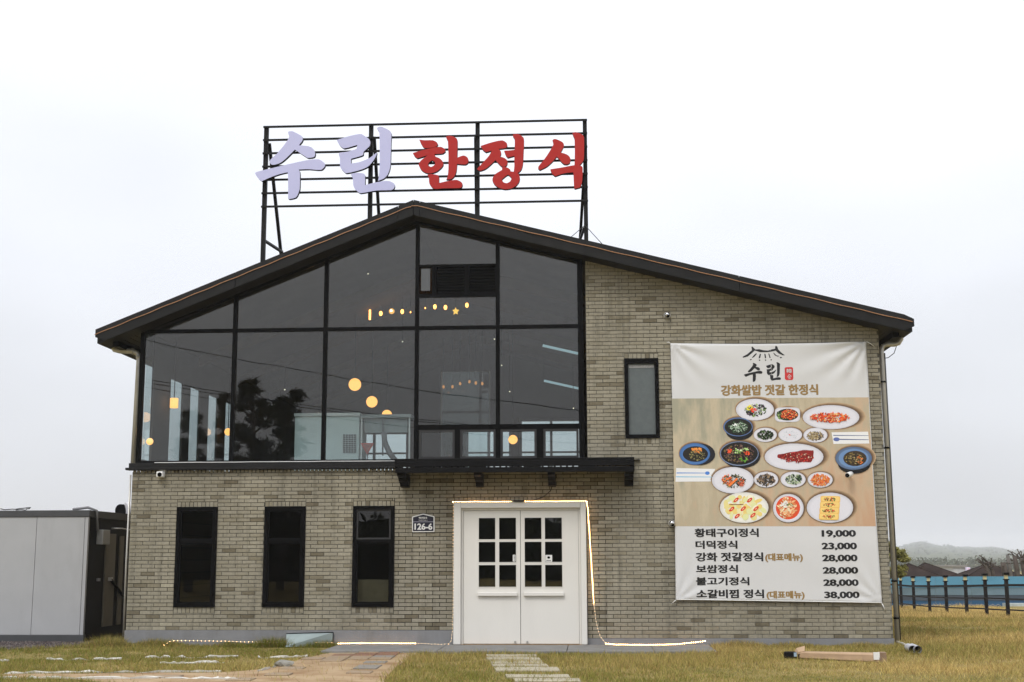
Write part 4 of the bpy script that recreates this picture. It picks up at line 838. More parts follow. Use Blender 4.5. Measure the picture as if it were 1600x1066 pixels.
# paper slips with spoon and chopsticks
def slip(quad, lines, spoon):
    LIFT[0] = 0; q = MB(); q.cur = C(222, 222, 222); w_ = [bp(*p) for p in quad]
    q.add([(v.x, ban_y(v.x, v.z)-LAY-.0001, v.z) for v in w_], [(0, 1, 2, 3)])
    for (x0, y0, x1, y1, col, t) in lines:
        LIFT[0] += .0002; w_ = [bp(x0, y0-t), bp(x1, y1-t*.6), bp(x1, y1+t*.6), bp(x0, y0+t)]; q.cur = C(*col); q.add([(v.x, ban_y(v.x, v.z)-LAY-LIFT[0]-.0002, v.z) for v in w_], [(0, 1, 2, 3)])
    LIFT[0] += .0004; ell(q, *spoon[:4], C(*spoon[4]), 0, 14); q.build('printed_cutlery', M_print, photo, origin=bp(*quad[0]))
slip([zz2(880, 495), zz2(1388, 485), zz2(1405, 650), zz2(908, 656)], [(*zz2(905, 537), *zz2(1392, 540), (95, 105, 135), .7), (*zz2(990, 592), *zz2(1395, 598), (70, 82, 125), .8)], (*zz2(950, 592), 5, 3.1, (90, 105, 160)))
slip([zz3(62, 108), zz3(632, 122), zz3(596, 306), zz3(50, 310)], [(*zz3(66, 180), *zz3(490, 182), (80, 130, 200), .8), (*zz3(60, 237), *zz3(590, 240), (130, 185, 215), .8)], (*zz3(520, 183), 3.6, 2.8, (75, 125, 200)))

# ------------------------------------------------------------------ small things on the front
M_navy = mat('plaque_navy', (.012, .012, .028), .35, 0, .1); M_pw = mat('plaque_white', (.72, .72, .70), .4, 0, .04)
zp = lambda x, y: P(635+x/23.69, 795+y/23.69, -.03)
pq = thing('address_plaque', 'navy house-shaped number plaque 126-6 with white border left of the door', 'plaque', (P(662, 831, -.03)[0], -.02, P(662, 831, -.03)[2]))
OUTL = [(205, 310), (235, 285), (600, 185), (640, 185), (1010, 272), (1040, 305), (1040, 840), (1015, 862), (235, 870), (212, 845)]
INL = [(242, 330), (262, 315), (610, 222), (632, 222), (985, 305), (1000, 325), (1000, 825), (242, 830)]
MB().prism([(zp(*p)[0], zp(*p)[2]) for p in OUTL], -.024, -.003).build('plate', M_pw, pq, bevel=.002)
MB().prism([(zp(*p)[0], zp(*p)[2]) for p in INL], -.027, -.0245).build('face', M_navy, pq)
a, b = zp(248, 478), zp(996, 494); MB().box(a[0], b[0], -.0295, -.0275, b[2], a[2]).build('divider', mat('plaque_line', (.35, .35, .42), .4), pq)
def ftext(body, x0, y0, x1, y1, bold):
    a, b = zp(x0, y0), zp(x1, y1); print_mesh('text', text_raw(body, bold), M_pw, pq, a.x, b.x, b.z, a.z, lambda x, z: -.0285)
ftext('126-6', 300, 545, 960, 780, .024); ftext('해안동로', 455, 300, 775, 378, .02); ftext('Haeandong-ro', 455, 405, 780, 445, .01)

def cctv(px, py, kind, label, yw=-.1):
    c = P(px, py, yw); t_ = thing('security_camera', label, 'camera', (c.x, 0, c.z), 'security cameras on the brick front')
    if kind == 'box':
        MB().box(c.x-.05, c.x+.05, -.012, -.001, c.z-.02, c.z+.07).build('wall_plate', M_wplast, t_, bevel=.004)
        MB().box(c.x-.052, c.x+.052, yw-.03, -.0125, c.z-.05, c.z+.04).build('body', M_wplast, t_, bevel=.016)
        MB().tube([(c.x+.005, yw-.029, c.z-.008), (c.x+.005, yw-.04, c.z-.008)], .034, 16).build('lens', M_blackframe, t_)
        MB().tube([(c.x+.004, -.02, c.z+.07), (c.x+.006, -.02, c.z+.12)], .006, 6).build('cable', M_blackframe, t_)
    elif kind == 'dome':
        MB().tube([(c.x, -.001, c.z), (c.x, -.03, c.z)], .052, 18).build('wall_plate', M_steel, t_)
        MB().ball((c.x, -.055, c.z), .046, 16, 10).build('dome', mat('dome_chrome', (.5, .5, .5), .12, .95), t_)
        MB().ball((c.x+.006, -.074, c.z-.018), .028, 12, 8).build('lens', M_blackframe, t_)
    else:
        MB().tube([(c.x+.03, -.052, c.z), (c.x+.03, yw, c.z)], .02, 10).build('arm', M_wplast, t_)
        MB().tube([(c.x+.05, yw+.02, c.z+.02), (c.x-.025, yw-.08, c.z-.008)], .038, 14).build('body', M_wplast, t_)
        MB().tube([(c.x-.0255, yw-.0805, c.z-.0082), (c.x-.030, yw-.087, c.z-.0095)], .032, 14).build('lens', M_blackframe, t_)
cctv(250, 741, 'box', 'white box camera under the black sill at the left end')
cctv(1042.5, 492.5, 'dome', 'small chrome dome camera on brick above the white banner', -.03)
cctv(1050, 818, 'dome', 'chrome dome camera at the left edge of the menu banner', -.03)
cctv(1325, 742.5, 'bullet', 'white bullet camera poking out through the menu banner', -.14)

# rope lights
M_rope = mat('rope_light', (.8, .75, .65), .3, 0, .05, emit=(1.0, .66, .33), estr=9.0)
M_ropeo = mat('rope_copper', (.34, .17, .08), .4, 0, .25, 30, emit=(1.0, .45, .15), estr=.04)
def jig(pts, n, amp):
    res = []
    pts = [Vector(p) for p in pts]
    for a, b in zip(pts[:-1], pts[1:]):
        for k in range(n): res.append(a+(b-a)*(k/n)+Vector((random.uniform(-amp, amp), random.uniform(-amp, amp), random.uniform(-amp, amp))))
    return res+[pts[-1]]
M_tube = mat('rope_sleeve', (.62, .55, .42), .35, 0, .1)
def led(name, est):
    return mat(name, (.9, .8, .6), .3, 0, .02, emit=(1.0, .56, .22), estr=est)
M_led_hi, M_led_lo, M_led_mid = led('led_bright', 60.0), led('led_faint', 4.0), led('led_warm', 85.0)
def rope(parent, pts, n, r, m_, gap=.034, amp=.003):
    """plastic sleeve with small glowing beads along it"""
    ps = jig(pts, n, amp); q = MB(); q.tube(ps, r, 6); sl = q.build('sleeve', M_tube, parent); q = MB(); carry = 0; rb = r*1.5
    for a, b in zip(ps[:-1], ps[1:]):
        l = (b-a).length; d = carry
        while d < l:
            c = a+(b-a)*(d/l); q.add([c+Vector(v)*rb for v in ((1, 0, 0), (-1, 0, 0), (0, 1, 0), (0, -1, 0), (0, 0, 1), (0, 0, -1))], [(0, 2, 4), (2, 1, 4), (1, 3, 4), (3, 0, 4), (2, 0, 5), (1, 2, 5), (3, 1, 5), (0, 3, 5)]); d += gap
        carry = d-l
    q.build('led_beads', m_, sl, kind='stuff')
rl = thing('door_rope_light', 'lit warm rope light looped around the white entrance frame and along the step', 'rope light', (-1.05, -.1, 0))
rope(rl, [(-3.78, -.10, .02), (-3.0, -.11, .022), (-2.62, -.12, .02)], 6, .0045, M_led_hi)
rope(rl, [(-2.62, -.12, .02), (-2.5, -.13, .018), (-2.28, -.16, .01), (-2.12, -.15, .012)], 5, .004, M_led_lo, .05)
rope(rl, [(-2.12, -.15, .014), (-2.085, -.13, .06), (-2.07, -.09, .2), (-2.066, -.07, .7), (-2.066, -.07, 2.108)], 4, .0035, M_led_lo, .05)
rope(rl, [(-2.066, -.10, 2.112), (-1.17, -.08, 2.113)], 8, .0035, M_led_mid, .03)
rope(rl, [(-.97, -.08, 2.113), (-.05, -.10, 2.112)], 8, .0035, M_led_mid, .03)
rope(rl, [(-.05, -.07, 2.1), P(919, 800, -.06), P(922, 850, -.055)], 4, .004, M_led_mid, .03)
rope(rl, [P(922, 850, -.055), P(925, 900, -.05), P(928, 945, -.05)], 4, .0038, M_led_mid, .03)
rope(rl, [P(928, 945, -.05), P(932, 975, -.06), P(938, 995, -.1), P(947, 1006, -.14)], 4, .0038, M_led_lo, .05)
rope(rl, [P(947, 1006, -.14), (.35, -.22, .012), (.9, -.32, .014), (1.25, -.22, .016), (1.66, -.18, .06)], 5, .005, M_led_hi)
rl = thing('lawn_rope_light', 'warm rope light half hidden in grass along the left plinth', 'rope light', (-5.4, -.1, 0))
rope(rl, [(-6.37, -.28, .0), (-6.33, -.2, .05), (-6.25, -.14, .06), (-5.6, -.12, .052), (-5.0, -.12, .036), (-4.54, -.12, .03), (-3.85, -.12, .03)], 6, .0038, led('led_lawn', 16.0), .06)
rl = thing('roof_rope_light', 'thin copper coloured rope light running along the gable fascia', 'rope light', (RX, -.37, 6.5))
q = MB(); pts = []
for i in range(61):
    x = EAVE_L-.03+i*(RX-EAVE_L)/60; pts.append((x, -OVER-.022, roof_z(min(x, RX))-.073+.004*math.sin(i*1.1)-(.012 if i == 60 else 0)))
q.tube(pts, .0062, 6); q.build('cord', M_ropeo, rl)
q = MB(); pts = []
for i in range(81):
    x = RX-.03+.001+i*(EAVE_R+.03-RX)/80; pts.append((x, -OVER-.022, roof_z(max(x, RX))-.073+.004*math.sin(i*.9)-(.012 if i == 0 else 0)))
q.tube(pts, .0062, 6); q.build('cord', M_ropeo, rl)

# ------------------------------------------------------------------ entrance step, patio, stepping slabs
slabs = thing('entrance_step', 'long low grey concrete step in front of the white door', 'step', (-1, -.7, 0))
for a, b_ in ((-3.78, -2.16), (-2.152, -.35), (-.342, .86), (.868, 1.72)):
    MB().box(a, b_, -1.42, -.014, -.2, 0.0).build('slab', M_slab, slabs, bevel=.008)
def sand_material():
    m = bpy.data.materials.new('sand'); m.use_nodes = True; t = m.node_tree; b = t.nodes['Principled BSDF']; b.inputs['Roughness'].default_value = 1; b.inputs['Specular IOR Level'].default_value = .1
    tcn = t.nodes.new('ShaderNodeTexCoord'); n = t.nodes.new('ShaderNodeTexNoise'); n.inputs['Scale'].default_value = 2.2; n.inputs['Detail'].default_value = 8; t.links.new(tcn.outputs['Object'], n.inputs['Vector'])
    r = t.nodes.new('ShaderNodeValToRGB'); e = r.color_ramp.elements; e[0].position = .3; e[0].color = (.24, .15, .08, 1); e[1].position = .6; e[1].color = (.37, .27, .165, 1); t.links.new(n.outputs[0], r.inputs[0]); t.links.new(r.outputs[0], b.inputs['Base Color'])
    n2 = t.nodes.new('ShaderNodeTexNoise'); n2.inputs['Scale'].default_value = 40; n2.inputs['Detail'].default_value = 6; t.links.new(tcn.outputs['Object'], n2.inputs['Vector']); bp_ = t.nodes.new('ShaderNodeBump'); bp_.inputs['Strength'].default_value = .5; bp_.inputs['Distance'].default_value = .02; t.links.new(n2.outputs[0], bp_.inputs['Height']); t.links.new(bp_.outputs[0], b.inputs['Normal']); return m
M_sand = sand_material()
PZ = -.027
pat_px = [(0, 1053), (120, 1052.5), (250, 1051), (330, 1051), (405, 1046), (450, 1036), (480, 1028), (510, 1021), (530, 1017.5), (657, 1017.5), (640, 1028), (618, 1044), (600, 1062), (585, 1085), (400, 1100), (120, 1062), (0, 1061)]
def inside(pt, poly):
    x, y = pt; c = False
    for i in range(len(poly)):
        (x0, y0), (x1, y1) = poly[i-1], poly[i]
        if (y0 > y) != (y1 > y) and x < (x1-x0)*(y-y0)/(y1-y0)+x0: c = not c
    return c
pat = [G(*p, PZ) for p in pat_px]; pat = [(p.x, p.y) for p in pat]
pat_s = smooth_poly(pat, corner=60)
me = outline_mesh([pat_s], 0.0)
for v in me.vertices: v.co.z = PZ
path = bpy.data.objects.new('path', me); COL.objects.link(path); me.materials.append(M_sand); tag(path, 'sandy brown path with scattered pavers left of the entrance', 'path', kind='structure')
M_pav = [mat('paver_grey', (.21, .19, .165), .9, 0, .2, 5, .4, 50, dirt=.3), mat('paver_rust', (.20, .105, .065), .9, 0, .3, 4, .4, 50, dirt=.4), mat('paver_sandy', (.27, .20, .13), .95, 0, .2, 4, .4, 50, dirt=.2)]
base = G(528, 1018.5, PZ); tx = Vector((1, .02, 0)); ty = Vector((.04, -1, 0)); S_ = .295
tm = MB().box(-S_/2+.009, S_/2-.009, -S_/2+.009, S_/2-.009, -.02, .014).build('paver', M_pav[0], None, bevel=.005); tme = [tm.data]
for k in (1, 2):
    c_ = tm.data.copy(); c_.materials[0] = M_pav[k]; tme.append(c_)
bpy.data.objects.remove(tm)
for j in range(15):
    for i in range(-9, 8):
        c = base+tx*(i+.6)*S_+ty*(j+.55)*S_
        ok = all(inside((c.x+sx*S_*.45, c.y+sy*S_*.45), pat) for sx in (-1, 1) for sy in (-1, 1))
        right = not inside((c.x+S_*1.2, c.y), pat)
        pr = .95 if j < 5 else (.85 if right else (.22 if j < 9 else .12))
        if not ok or random.random() > pr: continue
        k = 0 if right or random.random() < .25 else (1 if j < 3 and random.random() < .6 else 2)
        o = bpy.data.objects.new('paver', tme[k]); COL.objects.link(o); bvm = o.modifiers.new('bevel', 'BEVEL'); bvm.width = .005; bvm.segments = 1
        o.location = (c.x, c.y, PZ+random.uniform(-.004, .003)); o.rotation_euler = (random.gauss(0, .006), random.gauss(0, .006), math.atan2(tx.y, tx.x)+random.gauss(0, .01)); attach(o, path)
sp = thing('stepping_slab_path', 'row of pale stone slabs crossing the lawn to the door', 'stepping stones', (-.8, -3.5, -.03))
M_step = mat('step_stone', (.36, .32, .235), .9, 0, .12, 5, .5, 45, dirt=.15)
for (x0, x1, y0, y1) in ((759, 838, 1022.2, 1025.6), (759, 842, 1027, 1030.4), (764, 847, 1032, 1035.6), (768, 854, 1037, 1040.4), (772, 872, 1042, 1047.5), (789, 888, 1053.3, 1057.7), (802, 905, 1059.6, 1063.8), (814, 922, 1066.5, 1071)):
    z = -.012; a, b, c_, d = G(x0, y0, z), G(x1, y0, z), G(x1+3, y1, z), G(x0+3, y1, z)
    q = MB(); q.hexa([v+Vector((0, 0, -.05)) for v in (d, c_, b, a)], (d, c_, b, a)); q.build('stone', M_step, sp, bevel=.006)

# white edging strips and loose bits on the lawn
M_strip = mat('white_edging', (.55, .53, .48), .7, 0, .12, 9, dirt=.5)
STR = [([(0, 1034), (14, 1033.6)], 'far left end of the lawn, beside the photo edge'), ([(72, 1031.5), (110, 1031.5), (150, 1031.2), (190, 1030.8)], 'upper lawn strip lying left of the first window'), ([(228, 1028.4), (262, 1027.6), (300, 1027.8), (372, 1027.2)], 'strip in the grass below the first ground floor window'), ([(402, 1028.2), (440, 1028.4), (480, 1026.8)], 'strip running up to the patio pavers'),
       ([(250, 1037.2), (285, 1037.8), (325, 1036.4), (350, 1036.6)], 'short crooked strip alone in the lawn'), ([(0, 1053.5), (90, 1052), (170, 1051), (300, 1050.6), (345, 1050.5)], 'long strip on the far edge of the sandy path'), ([(0, 1061.5), (60, 1060.8), (130, 1061.6), (250, 1060.2), (330, 1061.5), (372, 1062.5)], 'long strip on the near edge of the sandy path'), ([(404, 1049.5), (425, 1044.5), (442, 1039.2)], 'slanting strip beside the grey stone at the patio corner')]
for pts, lab in STR:
    q = MB(); pts = [G(*p, -.03) for p in pts]; pts = jig(pts, 5, .012)
    n = len(pts); vs = []
    for i, p in enumerate(pts):
        wd = .019*random.uniform(.15, 1.2); dip = -.03 if random.random() < .14 else 0
        vs += [(p.x, p.y-wd, -.028), (p.x, p.y-wd, -.006+dip+random.uniform(-.016, .008)), (p.x, p.y+wd, -.002+dip+random.uniform(-.016, .008)), (p.x, p.y+wd, -.028)]
    q.add(vs, [(i*4+k, (i+1)*4+k, (i+1)*4+(k+1) % 4, i*4+(k+1) % 4) for i in range(n-1) for k in range(4)]+[(0, 1, 2, 3), ((n-1)*4+3, (n-1)*4+2, (n-1)*4+1, (n-1)*4)])
    tag(q.build('edging_strip', M_strip, None), 'white edging '+lab, 'edging strip', 'white edging strips in the lawn')
def rock(name, c, r, m_, seed, lab, cat):
    rr = random.Random(seed); bm = bmesh.new(); bmesh.ops.create_icosphere(bm, subdivisions=2, radius=r)
    for v in bm.verts:
        v.co *= 1+rr.uniform(-.18, .18); v.co.z *= .55; v.co.x *= 1.3
    me = bpy.data.meshes.new(name); bm.to_mesh(me); bm.free(); me.materials.append(m_); o = bpy.data.objects.new(name, me); COL.objects.link(o); o.location = c; return tag(o, lab, cat)
g_ = G(444, 1040, -.02); rock('stone', (g_.x, g_.y, .0), .09, mat('field_stone', (.22, .21, .18), .9, 0, .3, 12, .6, 40), 3, 'rough grey stone lying at the corner of the sandy patio', 'stone')
# panel leaning on the plinth
lp = MB(); a, b, c_, d = G(446.5, 1011, -.02), G(519.5, 1009, -.02), P(520.5, 988.5, -.03), P(447.5, 990.5, -.03)
off = Vector((0, .012, .006)); lp.hexa([a, b, c_, d], [v+off for v in (a, b, c_, d)])
pn = lp.build('leaning_panel', mat('panel_green_grey', (.30, .36, .36), .35, .1, .1, 4, dirt=.12), None); tag(pn, 'pale grey green metal panel leaning on the plinth by the grass', 'panel')
q = MB(); q.tube([c_+Vector((.0, -.005, .004)), d+Vector((0, -.005, .004))], .006, 6).tube([b+Vector((.003, -.004, 0)), c_+Vector((.003, -.004, 0))], .006, 6); q.build('edge_trim', M_blackframe, pn)
# cardboard package and pipes on the lawn
cb = thing('cardboard_package', 'long flattened brown cardboard package lying on the right lawn', 'cardboard', (3.2, -2.2, -.03))
M_card = mat('cardboard', (.38, .26, .16), .85, 0, .12, 8, .2, 30)
a, b = G(1249, 1026, -.0), G(1373, 1031, -.0)
q = MB(); q.hexa([a+Vector((0, 0, -.02)), b+Vector((0, -.02, -.03)), b+Vector((.02, .22, -.03)), a+Vector((0, .16, -.02))], [a+Vector((0, .0, .055)), b+Vector((0, .0, .06)), b+Vector((.02, .2, .075)), a+Vector((0, .15, .06))]); q.build('box', M_card, cb, bevel=.01)
q = MB(); q.hexa([b+Vector((.005, -.015, -.03)), b+Vector((.1, .0, -.03)), b+Vector((.12, .2, -.03)), b+Vector((.03, .2, -.03))], [b+Vector((.005, -.01, .085)), b+Vector((.1, .01, .085)), b+Vector((.12, .2, .085)), b+Vector((.03, .2, .085))]); q.build('end_box', mat('cardboard_dark', (.24, .16, .10), .85, 0, .2), cb)
q = MB(); q.box(b.x-.06, b.x+.012, b.y-.012, b.y+.02, .0, .09); q.build('white_tape', M_wplast, cb)
q = MB(); q.hexa([a+Vector((-.02, -.01, .03)), a+Vector((.06, .0, .04)), a+Vector((.06, .1, .06)), a+Vector((-.05, .1, .05))], [a+Vector((-.01, -.01, .06)), a+Vector((.07, .0, .07)), a+Vector((.09, .1, .13)), a+Vector((-.02, .1, .1))]); q.build('flap', M_card, cb)
q = MB(); q.box(a.x-.19, a.x-.03, a.y+.0, a.y+.1, -.03, .06); q.build('black_wrap', M_black, cb, bevel=.02)
q = MB(); q.box(a.x-.07, a.x-.035, a.y-.01, a.y+.02, .0, .05); q.build('label_sticker', mat('label_blue', (.3, .4, .5), .5), cb)
pp = thing('plastic_pipes', 'two short grey plastic pipe ends lying by the right corner', 'pipes', (4.4, -1.2, -.03))
M_pvc = mat('pvc_grey', (.42, .43, .46), .4, 0, .1)
for (px, py, ex, ey) in ((1419, 1012.5, 1426, 1018), (1425, 1012.5, 1434.5, 1018.5)):
    a, b = G(px, py-1, .03), G(ex, ey-3.2, .03); q = MB(); d = (b-a); q.tube([a, b], .052, 18, cap=False); q.tube([a, b-d.normalized()*.002], .044, 18, cap=False)
    pb = q.build('pipe', M_pvc, pp); MB().tube([b-d.normalized()*.06, b-d.normalized()*.05], .0435, 18).build('dark_bore', M_blackframe, pb)
hs = MB(); hs.tube([P(1402, 1003, .05), P(1406, 1005, -.1), P(1411, 1006, -.25), P(1417, 1009.5, -.45)], .02, 8); tag(hs.build('drain_hose', mat('hose_striped', (.35, .34, .30), .5, 0, .5, 50), None), 'thin ribbed hose from the downpipe foot to the pipe ends', 'hose')

# ------------------------------------------------------------------ site cabin on the left
CY0, CX_ = 1.0, -8.11
cab = thing('site_cabin', 'light grey panelled site cabin standing left of the restaurant', 'cabin', (-9.6, 2.4, -.05))
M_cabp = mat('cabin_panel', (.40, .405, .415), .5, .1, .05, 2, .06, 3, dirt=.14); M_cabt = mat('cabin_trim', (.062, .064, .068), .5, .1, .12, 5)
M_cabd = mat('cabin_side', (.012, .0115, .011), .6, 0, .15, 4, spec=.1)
zt_, zb_ = P(70, 797.5, CY0)[2], P(70, 1003.5, CY0)[2]; z1_ = P(70, 808, CY0)[2]; z0_ = P(70, 992, CY0)[2]
xe = [-11.6, -10.4, P(53, 900, CY0)[0], P(128.5, 900, CY0)[0], CX_]
for a, b_ in zip(xe[:-1], xe[1:]): MB().box(a+.003, b_-.003, CY0, CY0+.06, z0_, z1_).build('wall_panel', M_cabp, cab, bevel=.003)
MB().box(-11.7, CX_+.015, CY0-.015, CY0+.08, z1_+.001, zt_).build('top_rail', M_cabt, cab, bevel=.006)
MB().box(-11.7, CX_+.015, CY0-.015, CY0+.08, zb_, z0_-.001).build('base_rail', M_cabt, cab, bevel=.006)
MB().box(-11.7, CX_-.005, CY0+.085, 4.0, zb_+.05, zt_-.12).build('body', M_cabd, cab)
MB().box(-11.7, CX_+.012, CY0+.081, 4.02, zt_-.115, zt_-.003).build('roof_edge', M_cabt, cab)
def sx(px, py): # point on the cabin's right side
    a = P(px, py, 0.); Y = CX_/(a.x/20)-20; return Y, P(px, py, Y)[2]
y0d, y1d = sx(165, 840)[0], sx(180, 840)[0]; zd1 = sx(170, 834)[1]; zd0 = sx(170, 978)[1]
MB().box(CX_-.004, CX_+.02, y0d, y1d, zd0, zd1).build('door', M_cream, cab)
MB().box(CX_-.004, CX_+.015, sx(187, 840)[0], sx(193, 840)[0], zd0, zd1-.03).build('door_leaf', M_cream, cab)
hb = Vector((CX_+.04, sx(168, 905)[0], sx(168, 905)[1])); MB().box(hb.x-.02, hb.x+.03, hb.y-.03, hb.y+.06, hb.z-.03, hb.z+.03).build('door_handle', M_steel, cab)
hb2 = sx(152.5, 906); MB().box(CX_, CX_+.03, hb2[0]-.05, hb2[0]+.05, hb2[1]-.025, hb2[1]+.025).build('lock_box', M_grey, cab)
MB().bar((CX_+.05, hb.y, hb.z), (CX_+.05, sx(191, 935)[0], sx(191, 935)[1]), .05, .02).build('pull_strap', M_black, cab)
yb0, yb1 = sx(150, 840)[0], sx(161, 840)[0]; zb0, zb1 = sx(155, 851)[1], sx(155, 828)[1]
MB().box(CX_+.003, CX_+.12, yb0, yb1, zb0, zb1).build('electric_box', mat('ebox', (.30, .30, .29), .4, .2, .1), cab, bevel=.01)
q = MB(); q.tube([(CX_-.35, CY0+.2, zt_+.02), (CX_-.1, CY0+.2, zt_+.05), (CX_+.03, CY0+.25, zt_+.0), (CX_+.05, CY0+.28, zb1-.02)], .022, 8); q.build('conduit', M_grey, cab)
q = MB(); q.tube([(CX_+.02, sx(176, 826)[0]-.1, sx(176, 826)[1]), (CX_+.16, sx(176, 826)[0], sx(176, 826)[1]), (CX_+.16, sx(195, 829)[0], sx(195, 829)[1])], .012, 6); q.build('door_hood', M_steel, cab)
q = MB(); q.tube(jig([P(0, 796, 1.3), P(20, 796.5, 1.3), P(30, 795, 1.3), P(48, 793.8, 1.3), P(40, 797, 1.35), P(25, 797, 1.35)], 3, .01), .008, 6); q.build('roof_cable', M_black, cab)
dc = thing('exhaust_duct', 'black round exhaust duct with pale hood on the cabin roof', 'duct', (P(191, 803, 3)[0], 3, zt_))
c = P(190.5, 798, 3.0); q = MB(); q.tube([(c.x, 2.9, c.z), (c.x+.15, 3.3, c.z)], .11, 20); q.build('pipe', M_blackframe, dc)
q = MB(); q.tube([(c.x+.11, 2.88, c.z+.02), (c.x+.4, 3.1, c.z+.05)], .12, 16); q.build('hood', mat('duct_white', (.6, .6, .62), .4), dc)
MB().box(c.x-.06, c.x+.06, 2.95, 3.2, zt_-.003, c.z-.09).build('foot', M_blackframe, dc)

# ------------------------------------------------------------------ fence with lantern posts on the right
fe = thing('lantern_fence', 'dark post and rail fence with small lanterns at the right lawn edge', 'fence', (9.52, 15, -.2))
M_fence = mat('fence_wood', (.022, .020, .020), .85, 0, .3, 6, .3, 40, spec=.1); M_lant = mat('lantern_glass', (.55, .50, .28), .4, 0, .1)
FY = [7.9, 9.5, 11.15, 12.8, 14.5, 16.4, 18.2, 20.0, 21.6, 24.0]
def fz(y): return ground_z(9.5, y)-.0
for y in FY:
    z = fz(y); hh = 1.0
    po = MB().box(9.49-.036, 9.49+.036, y-.036, y+.036, z-.12, z+hh-.16).build('post', M_fence, fe, origin=(9.49, y, z))
    MB().box(9.49-.058, 9.49+.058, y-.058, y+.058, z+hh-.159, z+hh-.135).build('lantern_base', M_black, po)
    MB().box(9.49-.062, 9.49+.062, y-.062, y+.062, z+hh-.045, z+hh+.012).build('lantern_cap', M_black, po)
    MB().box(9.49-.036, 9.49+.036, y-.036, y+.036, z+hh-.134, z+hh-.046).build('lantern_pane', M_lant, po)
for a, b_ in zip(FY[:-1], FY[1:]):
    for h, wd in ((.72, .055), (.42, .032), (.17, .032)):
        MB().bar((9.435, a+.02, fz(a)+h+random.uniform(-.006, .006)), (9.435, b_-.02, fz(b_)+h+random.uniform(-.006, .006)), wd, .03).build('rail', M_fence, fe)
    MB().hexa([(9.40, a, fz(a)-.05), (9.44, a, fz(a)-.05), (9.44, b_, fz(b_)-.05), (9.40, b_, fz(b_)-.05)], [(9.40, a, fz(a)+.03), (9.44, a, fz(a)+.03), (9.44, b_, fz(b_)+.03), (9.40, b_, fz(b_)+.03)]).build('base_board', M_fence, fe)
# blue sheet barrier beyond it
YB = 24.6
br = thing('sheet_barrier', 'long banded blue and grey sheet barrier behind the lantern fence', 'barrier', (14, YB, -.4))
def zpx(y): return P(1500, y, YB)[2]
M_b1 = mat('sheet_sky_blue', (.09, .265, .385), .4, 0, .06, 2, dirt=.1); M_b2 = mat('sheet_grey_teal', (.13, .20, .24), .5, 0, .08, 2, dirt=.1); M_b3 = mat('sheet_slate', (.055, .07, .09), .6, 0, .1, 3); M_b4 = mat('sheet_deep_blue', (.03, .10, .20), .5, 0, .1, 3)
x = 9.0; i = 0
while x < 19:
    wd = 1.15
    for (ya, yb_, m_, oy) in ((901, 918, M_b1, 0), (918, 930, M_b2, .02), (930, 938.5, M_b3, .035), (938.5, 951, M_b4, .05)):
        MB().hexa([(x+.004, YB+oy, zpx(yb_)), (x+wd-.004, YB+oy, zpx(yb_)), (x+wd-.004, YB+oy+.03, zpx(yb_)), (x+.004, YB+oy+.03, zpx(yb_))], [(x+.004, YB+oy-.015*(i % 2), zpx(ya)), (x+wd-.004, YB+oy+.012*(i % 2), zpx(ya)), (x+wd-.004, YB+oy+.03, zpx(ya)), (x+.004, YB+oy+.03, zpx(ya))]).build('sheet', m_, br)
    x += wd; i += 1
q = MB(); zz_ = [P(1400+k*4.2, 944.5+(2.4 if k % 2 else 0), YB-.3) for k in range(40)]; q.tube(zz_, .013, 5); q.build('zigzag_trim', mat('zigzag_grey', (.22, .22, .22), .6), br)
bx_ = P(1572, 943, YB-.6); MB().box(bx_.x, bx_.x+1.0, YB-.6, YB-.2, bx_.z-.5, bx_.z).build('pale_box', mat('pale_box', (.42, .47, .47), .5, 0, .1, 6, dirt=.6), br)

# ------------------------------------------------------------------ background
M_thatch = mat('dark_roof_tiles', (.030, .021, .018), .95, 0, .35, 1.5, .6, 12, spec=.05)
M_wallbg = mat('far_wall', (.2, .19, .17), .9, 0, .1)
def far_house(pts, Y, dep, lab):
    """house with a ridge running back; pts = left eave, peak, right eave in photo pixels"""
    a, p, b = (P(*q_, Y) for q_ in pts); t_ = thing('far_house', lab, 'house', (p.x, Y+dep/2, ground_z(p.x, Y)), 'dark roofed houses beyond the barrier')
    q = MB(); e_ = .12
    q.add([(a.x, Y, a.z), (b.x, Y, b.z), (b.x, Y+dep, b.z), (a.x, Y+dep, a.z), (p.x, Y+dep*.5, p.z+.02), (a.x, Y, a.z-e_), (b.x, Y, b.z-e_), (b.x, Y+dep, b.z-e_), (a.x, Y+dep, a.z-e_)], [(0, 1, 4), (1, 2, 4), (2, 3, 4), (3, 0, 4), (5, 6, 1, 0), (6, 7, 2, 1), (7, 8, 3, 2), (8, 5, 0, 3), (8, 7, 6, 5)]); rf_ = q.build('roof', M_thatch, t_)
    MB().box(a.x+.3, b.x-.3, Y+.3, Y+dep-.3, ground_z(0, Y)-.1, min(a.z, b.z)-e_-.001).build('wall', M_wallbg, t_)
    for c_ in ((a.x, Y, a.z), (b.x, Y, b.z), (b.x, Y+dep, b.z), (a.x, Y+dep, a.z)): MB().bar(c_, (p.x, Y+dep*.5, p.z+.02), .05, .05).build('hip_cap', M_thatch, rf_)
far_house(((1398, 908), (1431, 881.5), (1500, 912)), 44, 3, 'dark tiled house nearest the pine behind the barrier')
far_house(((1420, 908), (1458, 880.5), (1540, 912)), 50, 3.4, 'dark tiled house left of the small white sign building')
far_house(((1490, 914), (1564, 881.5), (1640, 914)), 44, 4, 'dark tiled house behind the pollarded trunks')
wb = thing('white_shop', 'small white far building with a lavender sign panel', 'building', (P(1500, 903, 75).x, 75, -3)) 
